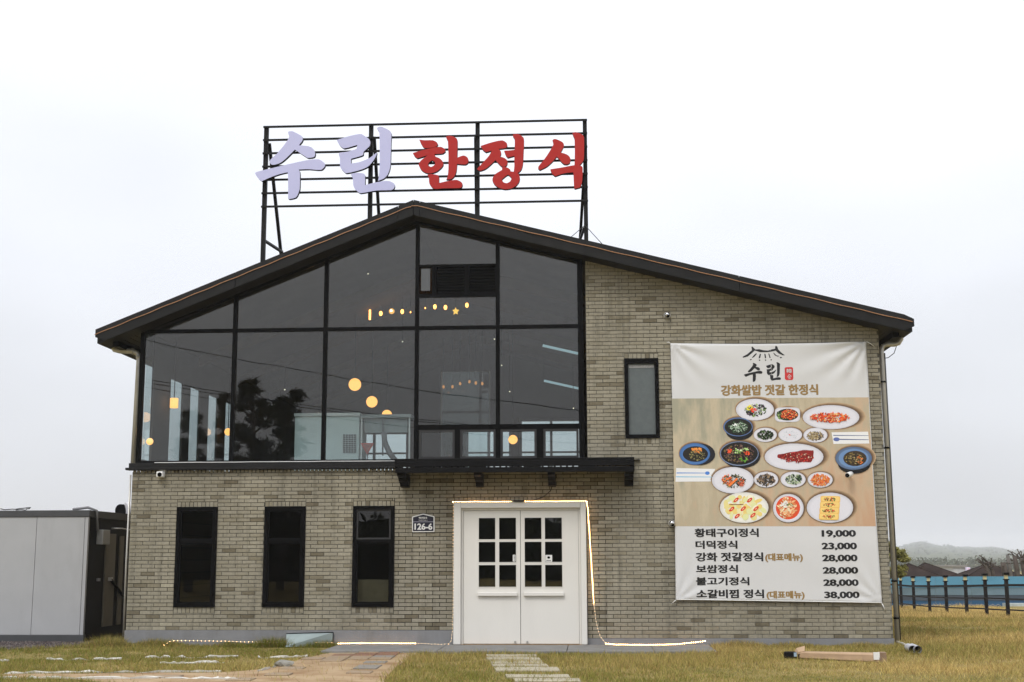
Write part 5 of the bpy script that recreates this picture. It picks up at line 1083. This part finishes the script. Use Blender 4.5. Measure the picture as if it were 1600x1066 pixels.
a, b = P(1489, 887, 75), P(1510, 920, 75); M_wb = mat('far_white', (.42, .43, .44), .6); MB().box(a.x, b.x, 75, 80, -3.1, a.z).build('wall', M_wb, wb)
MB().box(a.x-.1, b.x+.1, 74.9, 80.1, a.z+.001, a.z+.15).build('roof', M_wallbg, wb)
a, b = P(1510.3, 886.5, 74.5), P(1516.8, 901, 74.5); sp_ = MB().box(a.x, b.x, 74.5, 74.9, b.z, a.z).build('sign_panel', mat('far_lavender', (.72, .66, .85), .5), wb)
MB().box((a.x+b.x)/2-.05, (a.x+b.x)/2+.05, 74.6, 74.8, -3.1, b.z-.001).build('sign_post', M_wallbg, wb)
for k in range(5): MB().box(a.x+.07, b.x-.05, 74.47, 74.495, a.z-.12-k*.09, a.z-.08-k*.09).build('sign_line', mat('far_violet', (.28, .25, .6), .5) if k in (3, 4) else mat('far_pinkred', (.75, .45, .55), .5), sp_)
# pollarded trees
M_bark = mat('bark', (.075, .06, .05), .95, 0, .3, 8, .8, 25); M_barkg = mat('bark_grey', (.12, .11, .10), .95, 0, .3, 8, .8, 25)
for (pts, r, lab, twigs) in (([(1552, 915), (1545, 893), (1537, 881)], .16, 'leaning pollarded trunk furthest left behind the blue barrier', 8), ([(1560, 915), (1551, 893), (1543, 878)], .14, 'second leaning pollarded trunk with short twigs', 6), ([(1574, 915), (1570, 893), (1567, 879)], .24, 'thick double pollarded trunk with flat cut top', 3), ([(1581, 915), (1578, 890), (1574.5, 868)], .17, 'tall straight bare pollarded trunk', 0), ([(1592, 915), (1589, 890), (1585, 868.5)], .2, 'tall bare pollarded trunk beside the twiggy one', 4), ([(1606, 915), (1600, 890), (1596, 872)], .2, 'twiggy pollarded trunk at the right photo edge', 16)):
    Y = 33; p3 = [P(*p, Y) for p in pts]; p3[0].z = ground_z(p3[0].x, Y)-.1
    t_ = thing('pollarded_tree', lab, 'tree', p3[0], 'pollarded bare trees beyond the barrier')
    q = MB(); q.tube(p3, r*.6, 8, True, r*.42); tr_ = q.build('trunk', M_bark if r != .17 else M_barkg, t_)
    q = MB()
    for k in range(twigs+2):
        s = p3[1].lerp(p3[2], random.uniform(.3, 1)); e = s+Vector((random.uniform(-.4, .4), random.uniform(-.3, .3), random.uniform(.0, .35))); q.tube([s, s.lerp(e, .6)+Vector((0, 0, .04)), e], .03, 5, True, .012)
        q.ball(e, .03, 6, 4)
    q.build('twigs', M_bark, tr_)
# hill: wooded ridge far away
hp = [(1150, 868), (1300, 862), (1380, 858), (1400, 857), (1420, 851), (1436, 848), (1444, 847.5), (1456, 852), (1468, 855), (1480, 852.5), (1492, 856), (1510, 856), (1530, 857), (1548, 856), (1565, 858.5), (1585, 862), (1600, 860), (1650, 864), (1750, 868)]
YH = 2200; rg = [P(*p, YH) for p in hp]
rx_ = np.array([p.x for p in rg]); rz_ = np.array([p.z for p in rg])
hx = np.linspace(-2200, 2200, 900); hz = np.interp(hx, rx_, rz_, left=6.0, right=6.0)
q = MB(); vs = []; nr_ = 14
for j in range(nr_):
    t_ = j/(nr_-1)
    for i, x in enumerate(hx):
        yr_ = YH-1500*(1-t_)**1.4; kk = (yr_+20)/(YH+20); top = (float(np.interp(x/kk, hx, hz))+3.2)*kk*math.sin(t_*math.pi/2)**.8
        bmp = (.55*math.sin(x*.18+j*2.1)+.45*math.sin(x*.086+j*1.3)+RNG.normal(0, .35))*(.3+.5*t_)
        vs.append((x, YH-1500*(1-t_)**1.4, -3.2+top+bmp))
q.add(vs, [(j*900+i, j*900+i+1, (j+1)*900+i+1, (j+1)*900+i) for j in range(nr_-1) for i in range(899)], False)
M_hill = mat('wooded_hill', (.05, .062, .03), 1, 0, .5, .03, spec=.05)
tag(q.build('hill', M_hill), 'low wooded hill fading into haze on the horizon', 'hill', kind='structure')
def leaf_cloud(centers, radii, n, size, flat=.6, rr=random, thin=.45, soft=False):
    """many small leaf faces spread through blobs; returns vertex list and faces"""
    vs = []; fs = []
    for c, r in zip(centers, radii):
        for k in range(n):
            d = Vector((rr.gauss(0, 1), rr.gauss(0, 1), rr.gauss(0, 1)*flat)); d = d.normalized()*r*(rr.random()**.75)*rr.choice((1, 1, 1.25)); d.z *= flat
            if soft: d = Vector((rr.gauss(0, .55), rr.gauss(0, .55), rr.gauss(0, .55)*flat))*r
            p = Vector(c)+d; u = Vector((rr.gauss(0, 1), rr.gauss(0, 1), rr.gauss(0, 1))).normalized(); v = u.orthogonal().normalized(); s = size*rr.uniform(.6, 1.3)
            b = len(vs); vs += [p-u*s, p+v*s*thin, p+u*s, p-v*s*thin]; fs.append((b, b+1, b+2, b+3))
    return vs, fs
M_pine = mat('pine_needles', (.17, .16, .045), .9, 0, .5, 1.2, spec=.1); M_pined = mat('conifer_leaves', (.03, .04, .017), .9, 0, .4, .8, spec=.1)
# ridge trees so that the skyline is uneven
vs = []; fs = []
def hill_blob(x, t_, r, n, sz):
    kk = (YH-1500*(1-t_)**1.4+20)/(YH+20); top = (float(np.interp(x/kk, hx, hz))+3.2)*kk*math.sin(t_*math.pi/2)**.8-3.2
    v_, f_ = leaf_cloud([(x, YH-1500*(1-t_)**1.4-3, top-.1*r)], [r], n, sz, .8); b = len(vs); vs.extend(v_); fs.extend(tuple(b+i for i in f) for f in f_)
for x in np.arange(380, 1010, 4.0): hill_blob(x+RNG.normal(0, 2), 1.0, 4.6*RNG.uniform(.4, 1.25), 34, 1.5)
for k in range(520): t_ = RNG.uniform(.25, .97); hill_blob(RNG.uniform(380, 1000)*((YH-1500*(1-t_)**1.4+20)/(YH+20)), t_, 4.0*RNG.uniform(.5, 1.3)*(.5+.5*t_), 26, 1.5)
for k in range(420):
    v_, f_ = leaf_cloud([(RNG.uniform(70, 200), RNG.uniform(330, 420), RNG.uniform(-2.6, .0))], [RNG.uniform(1.2, 2.6)], 30, .5, .8); b = len(vs); vs.extend(v_); fs.extend(tuple(b+i for i in f) for f in f_)
q = MB(); q.add(vs, fs); tag(q.build('ridge_wood', mat('ridge_leaves', (.05, .06, .035), 1, 0, .4, .3)), 'far-off wood along the crest of the hill', 'wood', kind='stuff')
# pine behind the right corner
Yp = 12; t_ = thing('pine_tree', 'small cloud-pruned pine showing past the right corner of the building', 'tree', (P(1385, 930, Yp).x, Yp, ground_z(5, Yp)))
b0 = Vector((P(1385, 930, Yp).x, Yp, ground_z(5, Yp)-.1)); q = MB(); q.tube([b0, b0+Vector((.06, 0, .6)), b0+Vector((-.05, 0, 1.1)), P(1388, 858, Yp)], .09, 8, True, .04)
for e in ((1402, 868), (1403, 890), (1398, 900)): q.tube([P(1387, e[1]+6, Yp), P(*e, Yp)], .025, 6, True, .012)
q.build('trunk', M_bark, t_)
cs = [((1402, 863), .20), ((1409, 868), .15), ((1412, 874), .14), ((1397, 872), .16), ((1401, 891), .2), ((1408, 887), .15), ((1399, 898), .17), ((1390, 856), .2), ((1396, 859), .16), ((1404, 898), .14), ((1380, 868), .25), ((1375, 890), .25), ((1383, 850), .2)]
v_, f_ = leaf_cloud([P(*c, Yp)+Vector((0, random.uniform(-.15, .15), 0)) for c, r in cs], [r for c, r in cs], 420, .035, .55); q = MB(); q.add(v_, f_); q.build('crown', M_pine, t_)

# things on the camera's side of the lawn; they are mirrored in the glass
def refl_tree(px, top, wpx, d, lab):
    c = P(px, 720, d); tp = P(px, top, d); g0 = Vector((c.x, -d, ground_z(c.x, -d))); h = tp.z-g0.z; sc_ = (CAM_D+d)/F_PX; R_ = wpx*sc_
    t_ = thing('conifer_tree', lab, 'tree', g0, 'conifers across the lawn mirrored in the glass')
    rr = random.Random(int(px)); q = MB(); q.tube([g0, g0+Vector((.1, 0, h*.5)), g0+Vector((.0, 0, h*.95))], .17, 8, True, .05); cen = []; rad = []
    for k in range(34):
        f = .33+.64*k/33; a = rr.random()*6.28; r = R_*(1.0-.75*max(0, f-.45))*rr.uniform(.45, .8); p = g0+Vector((math.cos(a)*r, math.sin(a)*r, h*f)); cen.append(p); rad.append(R_*rr.uniform(.3, .55)*(1.2-.6*f)); q.tube([g0+Vector((0, 0, h*f*.93)), p], .05, 5, True, .02)
    cen.append(g0+Vector((0, 0, h*.93))); rad.append(R_*.25)
    q.build('trunk', M_bark, t_); v_, f_ = leaf_cloud(cen, rad, 150, .2, .5, rr, .17, True); q = MB(); q.add(v_, f_); q.build('crown', M_pined, t_)
refl_tree(392, 588, 34, 31, 'tall dark conifer mirrored highest in the second glass bay')
refl_tree(444, 606, 40, 33, 'broad dark conifer mirrored at the right of the second glass bay')
refl_tree(300, 640, 32, 34, 'low dark conifer mirrored among the tall side panes')
refl_tree(352, 612, 24, 36, 'slim dark conifer mirrored beside the first mullion')
vs = []; fs = []
for k in range(150):
    x = -75+k*1.0+random.uniform(-.4, .4); hgt = random.uniform(3.6, 5.6); v_, f_ = leaf_cloud([(x, -58+random.uniform(-2, 2), hgt*.5)], [hgt*.5], 130, .3, 1.0); b = len(vs); vs += v_; fs += [tuple(b+i for i in f) for f in f_]
q = MB(); q.add(vs, fs); hw = q.build('hedge_wood', M_pined); tag(hw, 'dark belt of trees far across the lawn, seen mirrored in the lower windows', 'wood', kind='stuff')
q = MB(); q.box(-76, 76, -61, -60, -.1, 3.6); q.build('undergrowth', M_pined, hw)
uw = thing('utility_line', 'overhead utility wires on two poles, mirrored as thin lines in the glass', 'utility line', (0, -27, 0))
for (a, b) in (((224, 541), (506, 586)), ((222, 601), (506, 637)), ((222, 606), (506, 641)), ((222, 614), (640, 668))):
    A, B = P(*a, 27), P(*b, 27); A.y = B.y = -27; d = (B-A)/(B.x-A.x); pts = []
    for k in range(31):
        x = -22+k*1.3; p = A+d*(x-A.x); p.z += .0035*(x+8)**2; pts.append(p)
    q = MB(); q.tube(pts, .015, 5); q.build('wire', M_blackframe, uw)
for x in (-22.2, 17.2): q = MB(); q.tube([(x, -27, -.2), (x, -27, 9.2)], .14, 12, True, .1); q.build('pole', M_conc, uw)

# ------------------------------------------------------------------ inside the upper storey
M_globe = mat('globe_lamp', (.8, .7, .5), .5, 0, .02, emit=(1.0, .45, .11), estr=2.2); M_bulb = mat('filament_bulb', (.8, .6, .3), .3, 0, .02, emit=(1.0, .36, .07), estr=8.0)
M_core = mat('filament', (.9, .8, .6), .3, 0, .02, emit=(1.0, .75, .40), estr=18.0)
def ceil_z(x): return roof_z(x)-RT-.05
def globe(px, py, r, Y, lab, drum=False):
    c = P(px, py, Y); t_ = thing('globe_lamp' if not drum else 'drum_lamp', lab, 'lamp', (c.x, c.y, c.z), 'yellow pendant lamps in the upper room'); R_ = r*(CAM_D+Y)/F_PX
    if drum: MB().tube([c+Vector((0, 0, -R_*1.2)), c+Vector((0, 0, R_*1.2))], R_, 18).build('shade', M_globe, t_)
    else: MB().ball(c, R_, 20, 14).build('shade', M_globe, t_)
    cx_ = min(max(c.x, -6.8), 4); MB().tube([(c.x, c.y, c.z+R_*(1.2 if drum else 1)), (c.x, c.y, ceil_z(cx_)-.02)], .008, 5).build('cord', M_blackframe, t_)
globe(554.5, 601, 10, 4.0, 'highest yellow globe lamp behind the third glass bay')
globe(581, 628, 9, 6.0, 'second yellow globe lamp, right and below the highest one')
globe(604.5, 648.5, 8, 7.8, 'lowest yellow globe lamp, peeping over the wash station')
globe(801.5, 687, 7.2, 7.0, 'yellow globe lamp behind the third small awning pane')
globe(234, 690, 5.5, .22, 'small yellow globe lamp by the left corner pane'); globe(356.5, 675, 5.8, 4.2, 'small yellow globe lamp beside the first mullion')
globe(272, 630, 6.4, 1.05, 'yellow drum lamp hanging before the tall side panes', True)
BUL = [(578, 492, 'tube', 'tube filament bulb, leftmost of the glowing row'), (595, 490, 'pear', 'pear filament bulb, second from the left of the row'), (612, 486.5, 'globe', 'large globe filament bulb left of the centre mullion'), (628.5, 487, 'pear', 'filament bulb right of the large globe bulb'), (641.5, 488, 'tiny', 'faint filament bulb just left of the centre mullion'), (664.5, 481.5, 'tiny', 'faint filament bulb just right of the centre mullion'), (679.5, 479.5, 'pear', 'filament bulb, first bright one under the vent band'), (696, 480.5, 'pear', 'filament bulb between the vent band bulbs'), (712, 486.5, 'star', 'star shaped golden filament lamp'), (729.5, 477, 'pear', 'filament bulb at the right end of the row')]
for px, py, kd, lab in BUL:
    Y = 4.2; c = P(px, py, Y); t_ = thing('pendant_bulb', lab, 'bulb', c, 'filament bulbs glowing in the gable'); k = (CAM_D+Y)/F_PX
    if kd == 'tube': MB().tube([c+Vector((0, 0, -8*k)), c+Vector((0, 0, 8*k))], 1.6*k, 10).build('glass', M_bulb, t_)
    elif kd == 'globe': MB().ball(c, 4.6*k, 14, 10).build('glass', mat('amber_globe', (.7, .4, .15), .2, 0, .02, emit=(1.0, .45, .1), estr=1.6), t_); MB().ball(c+Vector((0, -5*k, 0)), 1.5*k, 8, 6).build('filament', M_core, t_)
    elif kd == 'star':
        q = MB(); pl = [(c.x+math.cos(math.pi/2+i*math.pi/5)*(5.6 if i % 2 == 0 else 2.7)*k, c.z+math.sin(math.pi/2+i*math.pi/5)*(6.4 if i % 2 == 0 else 3)*k) for i in range(10)]; q.prism(pl, Y-.02, Y+.02); q.build('glass', mat('amber_star', (.8, .5, .1), .3, 0, .3, 40, emit=(1.0, .55, .08), estr=1.7), t_)
    else:
        r = (2.6 if kd == 'pear' else 1.0)*k; MB().ball(c, r, 10, 8, (1, 1, 1.5)).build('glass', M_bulb, t_)
    MB().tube([c+Vector((0, 0, 6*k)), (c.x, c.y, ceil_z(c.x)-.02)], .006, 5).build('cord', M_blackframe, t_)
for i, (px, py) in enumerate(((693, 604.5), (707, 604.5), (719, 599.5), (733.5, 596.5), (743.5, 598.5), (753.5, 599.5))):  # bulb reflections in the booth glass, added as glowing balls behind it
    c = P(px, py, 9.5); t_ = thing('far_bulb', ['dim amber bulb, %s of the far row behind the glass booth' % n for n in ('first from the left', 'second', 'third', 'fourth', 'fifth', 'last on the right')][i], 'bulb', c, 'dim far row of bulbs'); k = (CAM_D+9.5)/F_PX
    MB().ball(c, 2.0*k, 8, 6, (1, 1, 1.4)).build('glass', mat('dim_bulb', (.6, .3, .1), .3, 0, .02, emit=(1.0, .36, .08), estr=1.1), t_); MB().tube([c, (c.x, c.y, ceil_z(c.x)-.02)], .008, 5).build('cord', M_blackframe, t_)
M_led = mat('led_strip', (.6, .7, .75), .4, 0, .02, emit=(.55, .78, .85), estr=.55)
for (x0, y0, x1, y1, Y, lab) in ((848, 497, 893, 506, 5.6, 'pale strip light on the rafters, highest of three'), (848, 540, 903, 552.5, 8.6, 'pale strip light on the rafters, middle of three'), (850, 595, 904, 607, 11.4, 'pale strip light on the rafters, lowest of three')):
    a, b = P(x0, y0, Y), P(x1, y1, Y); q = MB(); q.bar(a, b, .05, .06); o = q.build('strip_light', M_led, None); tag(o, lab, 'light', 'strip lights in the upper room')
    MB().tube([a, (a.x, a.y, ceil_z(a.x)-.01)], .006, 5).tube([b, (b.x, b.y, ceil_z(b.x)-.01)], .006, 5).build('hanger', M_blackframe, o)
M_spot = mat('spot', (.8, .8, .7), .4, 0, .02, emit=(1.0, .85, .6), estr=3.0)
for i, (px, py, Y, lab) in enumerate(((351.5, 547, 3, 'tiny spotlight near the first mullion'), (445, 609, 6, 'tiny spotlight in the middle of the second bay'), (498, 646, 9, 'tiny spotlight above the pale refrigerator'), (575, 428, 1.5, 'tiny spotlight high in the third gable pane'), (629, 534, 5, 'tiny spotlight right of centre in the third bay'), (772.5, 530, 5, 'tiny spotlight at the fourth bay right edge'), (784, 571, 7, 'tiny spotlight left in the fifth bay'), (796.5, 612, 9, 'tiny spotlight low in the fifth bay'), (896, 638, 10, 'tiny spotlight at the lower right of the fifth bay'))):
    c = P(px, py, Y); q = MB(); q.ball(c, .8*(CAM_D+Y)/F_PX, 8, 6); o = q.build('spotlight', M_spot, None); tag(o, lab, 'spotlight', 'tiny spotlights in the upper room'); MB().tube([c, (c.x, c.y, ceil_z(c.x)-.01)], .006, 5).build('stem', M_blackframe, o)
# glass booth
bo = thing('glass_booth', 'glass booth with thin white edges behind the fourth glass bay', 'booth', (P(727, 640, 6).x, 6, 2.6)); a, b = P(690, 581, 6), P(765, 581, 6)
M_edge = mat('booth_edge', (.7, .72, .74), .4)
for x in (a.x, b.x): MB().box(x-.012, x+.012, 5.99, 6.01, 2.61, a.z).build('post', M_edge, bo)
MB().box(a.x+.013, b.x-.013, 5.995, 6.005, a.z-.012, a.z).build('rail', mat('booth_rail', (.2, .2, .2), .4), bo); MB().box(a.x+.013, b.x-.013, 5.997, 6.003, 2.62, a.z-.013).build('pane', G_side, bo)
# refrigerator and wash station by the glass
M_fr = mat('fridge_teal_white', (.72, .80, .78), .4, 0, .06, 2)
fr_ = thing('refrigerator', 'pale refrigerator with a vent grille behind the second and third bays', 'refrigerator', (P(512, 700, 1.2).x, 1.5, 2.6)); a, b = P(461, 651, 1.2), P(562, 650, 1.2)
MB().box(a.x, b.x, 1.2, 1.9, 2.61, a.z).build('body', M_fr, fr_, bevel=.01); MB().box(a.x-.01, b.x+.01, 1.17, 1.91, a.z+.001, a.z+.05).build('top', M_wplast, fr_)
for i in range(5):
    for j in range(9):
        c = P(537.5+i*4.3, 680+j*3.3, 1.19); MB().box(c.x-.017, c.x+.017, 1.188, 1.199, c.z-.012, c.z+.012).build('vent_slot', M_grey, fr_)
ws = thing('wash_station', 'white framed wash station with hose and trough beside the refrigerator', 'wash station', (P(603, 700, 1.1).x, 1.3, 2.6))
a, b = P(565.5, 648, 1.1), P(640, 648, 1.1)
for x in (a.x, b.x): MB().box(x-.012, x+.012, 1.09, 1.12, 2.61, a.z-.06).build('leg', M_wplast, ws)
MB().box(a.x-.02, b.x+.02, 1.08, 1.5, a.z-.055, a.z).build('top', mat('station_grey', (.36, .38, .38), .4), ws); c = P(600, 676, 1.12); MB().box(a.x+.04, b.x-.04, 1.13, 1.45, c.z, a.z-.057).build('trough', mat('trough', (.30, .33, .33), .4), ws)
q = MB(); q.tube([P(600, 676, 1.1), P(601, 690, 1.1), P(605, 700, 1.1), P(610, 710, 1.1), P(618, 720, 1.1)], .045, 8); q.build('hose', M_grey, ws)
q = MB(); q.tube([P(598, 655, 1.1), P(598, 712, 1.1)], .012, 6); q.build('tap_pipe', M_grey, ws)
sg = thing('triangle_sign', 'small red inverted triangle sign standing inside the glass', 'sign', (P(574, 715, .8).x, .8, 2.6)); T3 = [P(563.5, 692.5, .8), P(584.5, 692.5, .8), P(574, 710.5, .8)]
MB().prism([(v.x, v.z) for v in T3], .79, .80).build('plate', mat('sign_red', (.55, .10, .08), .5), sg); cen = (T3[0]+T3[1]+T3[2])/3
MB().prism([((cen+(v-cen)*.72).x, (cen+(v-cen)*.72).z) for v in T3], .785, .789).build('inset', mat('sign_pale', (.40, .17, .15), .5, 0, .6, 45), sg); MB().box(T3[2].x-.01, T3[2].x+.01, .802, .815, 2.61, T3[2].z+.04).build('stick', M_grey, sg)

# ------------------------------------------------------------------ lawn: grass blades, gravel
def pin(px, py, poly):
    c = np.zeros(len(px), bool); n = len(poly)
    for i in range(n):
        x0, y0 = poly[i-1]; x1, y1 = poly[i]
        if y0 == y1: continue
        c ^= ((y0 > py) != (y1 > py)) & (px < (x1-x0)*(py-y0)/(y1-y0)+x0)
    return c
def grass(name, n, xr, yr, h0, h1, wid, dens_edge, label, wallgrass=False):
    x = RNG.uniform(*xr, n); y = RNG.uniform(*yr, n); tall = np.zeros(n, bool)
    if not wallgrass:
        nt_ = n//7; tall[:nt_] = True; ci = RNG.integers(0, nt_//26, nt_); cx_ = RNG.uniform(*xr, nt_//26); cy_ = RNG.uniform(*yr, nt_//26); x[:nt_] = cx_[ci]+RNG.normal(0, .045, nt_); y[:nt_] = cy_[ci]+RNG.normal(0, .045, nt_)
    patch = np.sin(x*1.7+1.3*np.sin(y*1.1))+np.sin(y*2.3+x*.6+2)*.8+np.sin(x*.45-y*.7)*1.1+RNG.normal(0, .55, n)
    big = np.sin(x*.8+2*np.sin(y*.55+1))+np.sin(y*1.35+1.2*np.sin(x*.7)); dry = np.clip(.29+.09*patch+.16*big+.042*x+RNG.normal(0, .2, n), 0, 1)
    dry = np.clip(dry+.25*np.clip((y-10)/12, 0, 1), 0, 1)
    keep = np.ones(n, bool)
    keep &= ~((x > -3.8) & (x < 1.74) & (y > -1.44))
    keep &= ~((x > -7.09) & (x < 4.44) & (y > -.012))
    keep &= ~((x < -7.25) & (y > -.72+np.clip((x+8.5)/1.2, 0, 1)*1.0+.09*np.sin(x*9)+RNG.normal(0, .05, n))); keep &= ~((x < -7.09) & (y > .9))
    keep &= ~(pin(x+RNG.normal(0, .05, n), y+RNG.normal(0, .06, n), pat) & (RNG.random(n) > .03))
    for k in range(8): pass
    ssx = -1.05-.0*y; on = (y < -1.9) & (y > -6.9) & (x > -1.42+.13*(-1.95-y)*1.0-.05) & (x < -.70+.165*(-1.95-y)) & ((np.sin((-y)*7.5) > -.2)); keep &= ~(on & (RNG.random(n) > .35))
    keep &= RNG.random(n) < (.55+.45*(np.sin(x*2.1+y*1.9)+np.sin(x*.9-y*2.7) > -.9))
    bare = (np.sin(x*2.9+np.sin(y*3.1)*1.5)+np.sin(y*3.7+np.sin(x*1.9)*2) > 1.55) & (RNG.random(n) < .75); keep &= ~(bare & ~tall)
    x, y, dry, patch, tall = x[keep], y[keep], dry[keep], patch[keep], tall[keep]; m_ = len(x)
    if wallgrass: hh = RNG.uniform(h0, h1, m_)*(.5+.5*np.abs(np.sin(x*5)+np.sin(x*2.3)))
    else: hh = RNG.uniform(h0, h1, m_)*(1+.25*patch)
    hh = np.clip(hh*np.where(tall, 1.65, 1.0), .012, .3)
    z = np.array([ground_z(0, v) for v in np.linspace(-10, 30, 400)]); z = np.interp(y, np.linspace(-10, 30, 400), z)
    a = RNG.uniform(0, 6.283, m_); ln = RNG.normal(0, .55, (m_, 2))*hh[:, None]; dx, dy = np.cos(a)*wid*.5, np.sin(a)*wid*.5
    V = np.empty((m_, 3, 3)); V[:, 0] = np.stack([x-dx, y-dy, z-.005], 1); V[:, 1] = np.stack([x+dx, y+dy, z-.005], 1); V[:, 2] = np.stack([x+ln[:, 0], y+ln[:, 1], z+hh], 1)
    g = np.array([.195, .20, .038]); d_ = np.array([.60, .44, .17]); br_ = np.array([.36, .22, .09])
    col = g[None]*(1-dry[:, None])+d_[None]*dry[:, None]; bm_ = RNG.random(m_) < .12; col[bm_] = br_; col *= RNG.uniform(.55, 1.35, m_)[:, None]
    me = bpy.data.meshes.new(name); me.vertices.add(m_*3); me.vertices.foreach_set('co', V.ravel()); me.loops.add(m_*3); me.loops.foreach_set('vertex_index', np.arange(m_*3, dtype=np.int32)); me.polygons.add(m_); me.polygons.foreach_set('loop_start', np.arange(0, m_*3, 3, dtype=np.int32))
    me.update(calc_edges=True); ca = me.color_attributes.new('Col', 'FLOAT_COLOR', 'POINT'); cc = np.ones((m_, 3, 4)); cc[:, :, :3] = col[:, None, :]; ca.data.foreach_set('color', cc.ravel())
    me.materials.append(M_grass); o = bpy.data.objects.new(name, me); COL.objects.link(o); return tag(o, label, 'grass', kind='stuff')
M_grass = attr_mat('grass_blades', .8, translucent=.25, spec=.15)
grass('lawn_grass', 300000, (-10.5, 7.2), (-7.2, .95), .022, .06, .007, 0, 'short half dry lawn grass in front of the restaurant')
grass('field_grass', 170000, (4.3, 12.5), (-3, 23.5), .03, .075, .012, 0, 'golden field grass between the building and the fence')
grass('wall_grass', 9000, (-7.3, -3.6), (-.30, -.013), .04, .13, .008, 0, 'longer dry grass growing against the left plinth', True)
grass('wall_grass', 6000, (1.65, 4.9), (-.30, -.013), .03, .10, .008, 0, 'longer dry grass growing against the right plinth', True)
grass('wall_grass', 2500, (-7.9, -7.05), (-.35, .6), .05, .16, .008, 0, 'tuft of tall dry grass at the left building corner', True)
# gravel in front of the cabin
M_grav = attr_mat('gravel_stones', .9); q = MB()
for k in range(6500):
    x = random.uniform(-10.6, -7.15); y = random.uniform(-.8 if x < -8.4 else -.8+(x+8.4)*.85, 1.05); r = random.uniform(.008, .024); c = random.choice([(.06, .045, .045), (.10, .08, .075), (.04, .032, .033), (.15, .13, .12)]); q.cur = c; z = -.03
    vs = [(x+r*random.uniform(.7, 1.2), y, z), (x, y+r, z), (x-r*random.uniform(.7, 1.2), y, z), (x, y-r, z), (x+random.uniform(-.3, .3)*r, y, z+r*random.uniform(.6, 1.1))]; q.add(vs, [(0, 1, 4), (1, 2, 4), (2, 3, 4), (3, 0, 4)])
tag(q.build('gravel', M_grav), 'dark purple brown gravel in front of the cabin', 'gravel', kind='stuff')
q = MB(); q.add([(-11.5, -.8, -.031), (-8.4, -.75, -.031), (-7.6, -.05, -.031), (-7.1, .3, -.031), (-7.1, 4.5, -.031), (-11.5, 4.5, -.031)], [(0, 1, 2, 3, 4, 5)]); tag(q.build('gravel_bed', mat('gravel_bed', (.05, .04, .038), 1, 0, .4, 30, .6, 80)), 'dark gravel bed below the cabin', 'gravel bed', kind='structure')

# ------------------------------------------------------------------ haze
hzm = bpy.data.materials.new('haze_air'); hzm.use_nodes = True; t = hzm.node_tree; t.nodes.remove(t.nodes['Principled BSDF']); pvn = t.nodes.new('ShaderNodeVolumePrincipled'); pvn.inputs['Color'].default_value = (.93, .95, 1, 1); pvn.inputs['Density'].default_value = .00040; pvn.inputs['Anisotropy'].default_value = 0.0
t.links.new(pvn.outputs[0], t.nodes['Material Output'].inputs['Volume'])
tag(MB().box(-2700, 2700, -400, 2750, -4.4, 40.0).build('haze', hzm), 'thin pale haze filling the air', 'haze', kind='stuff')
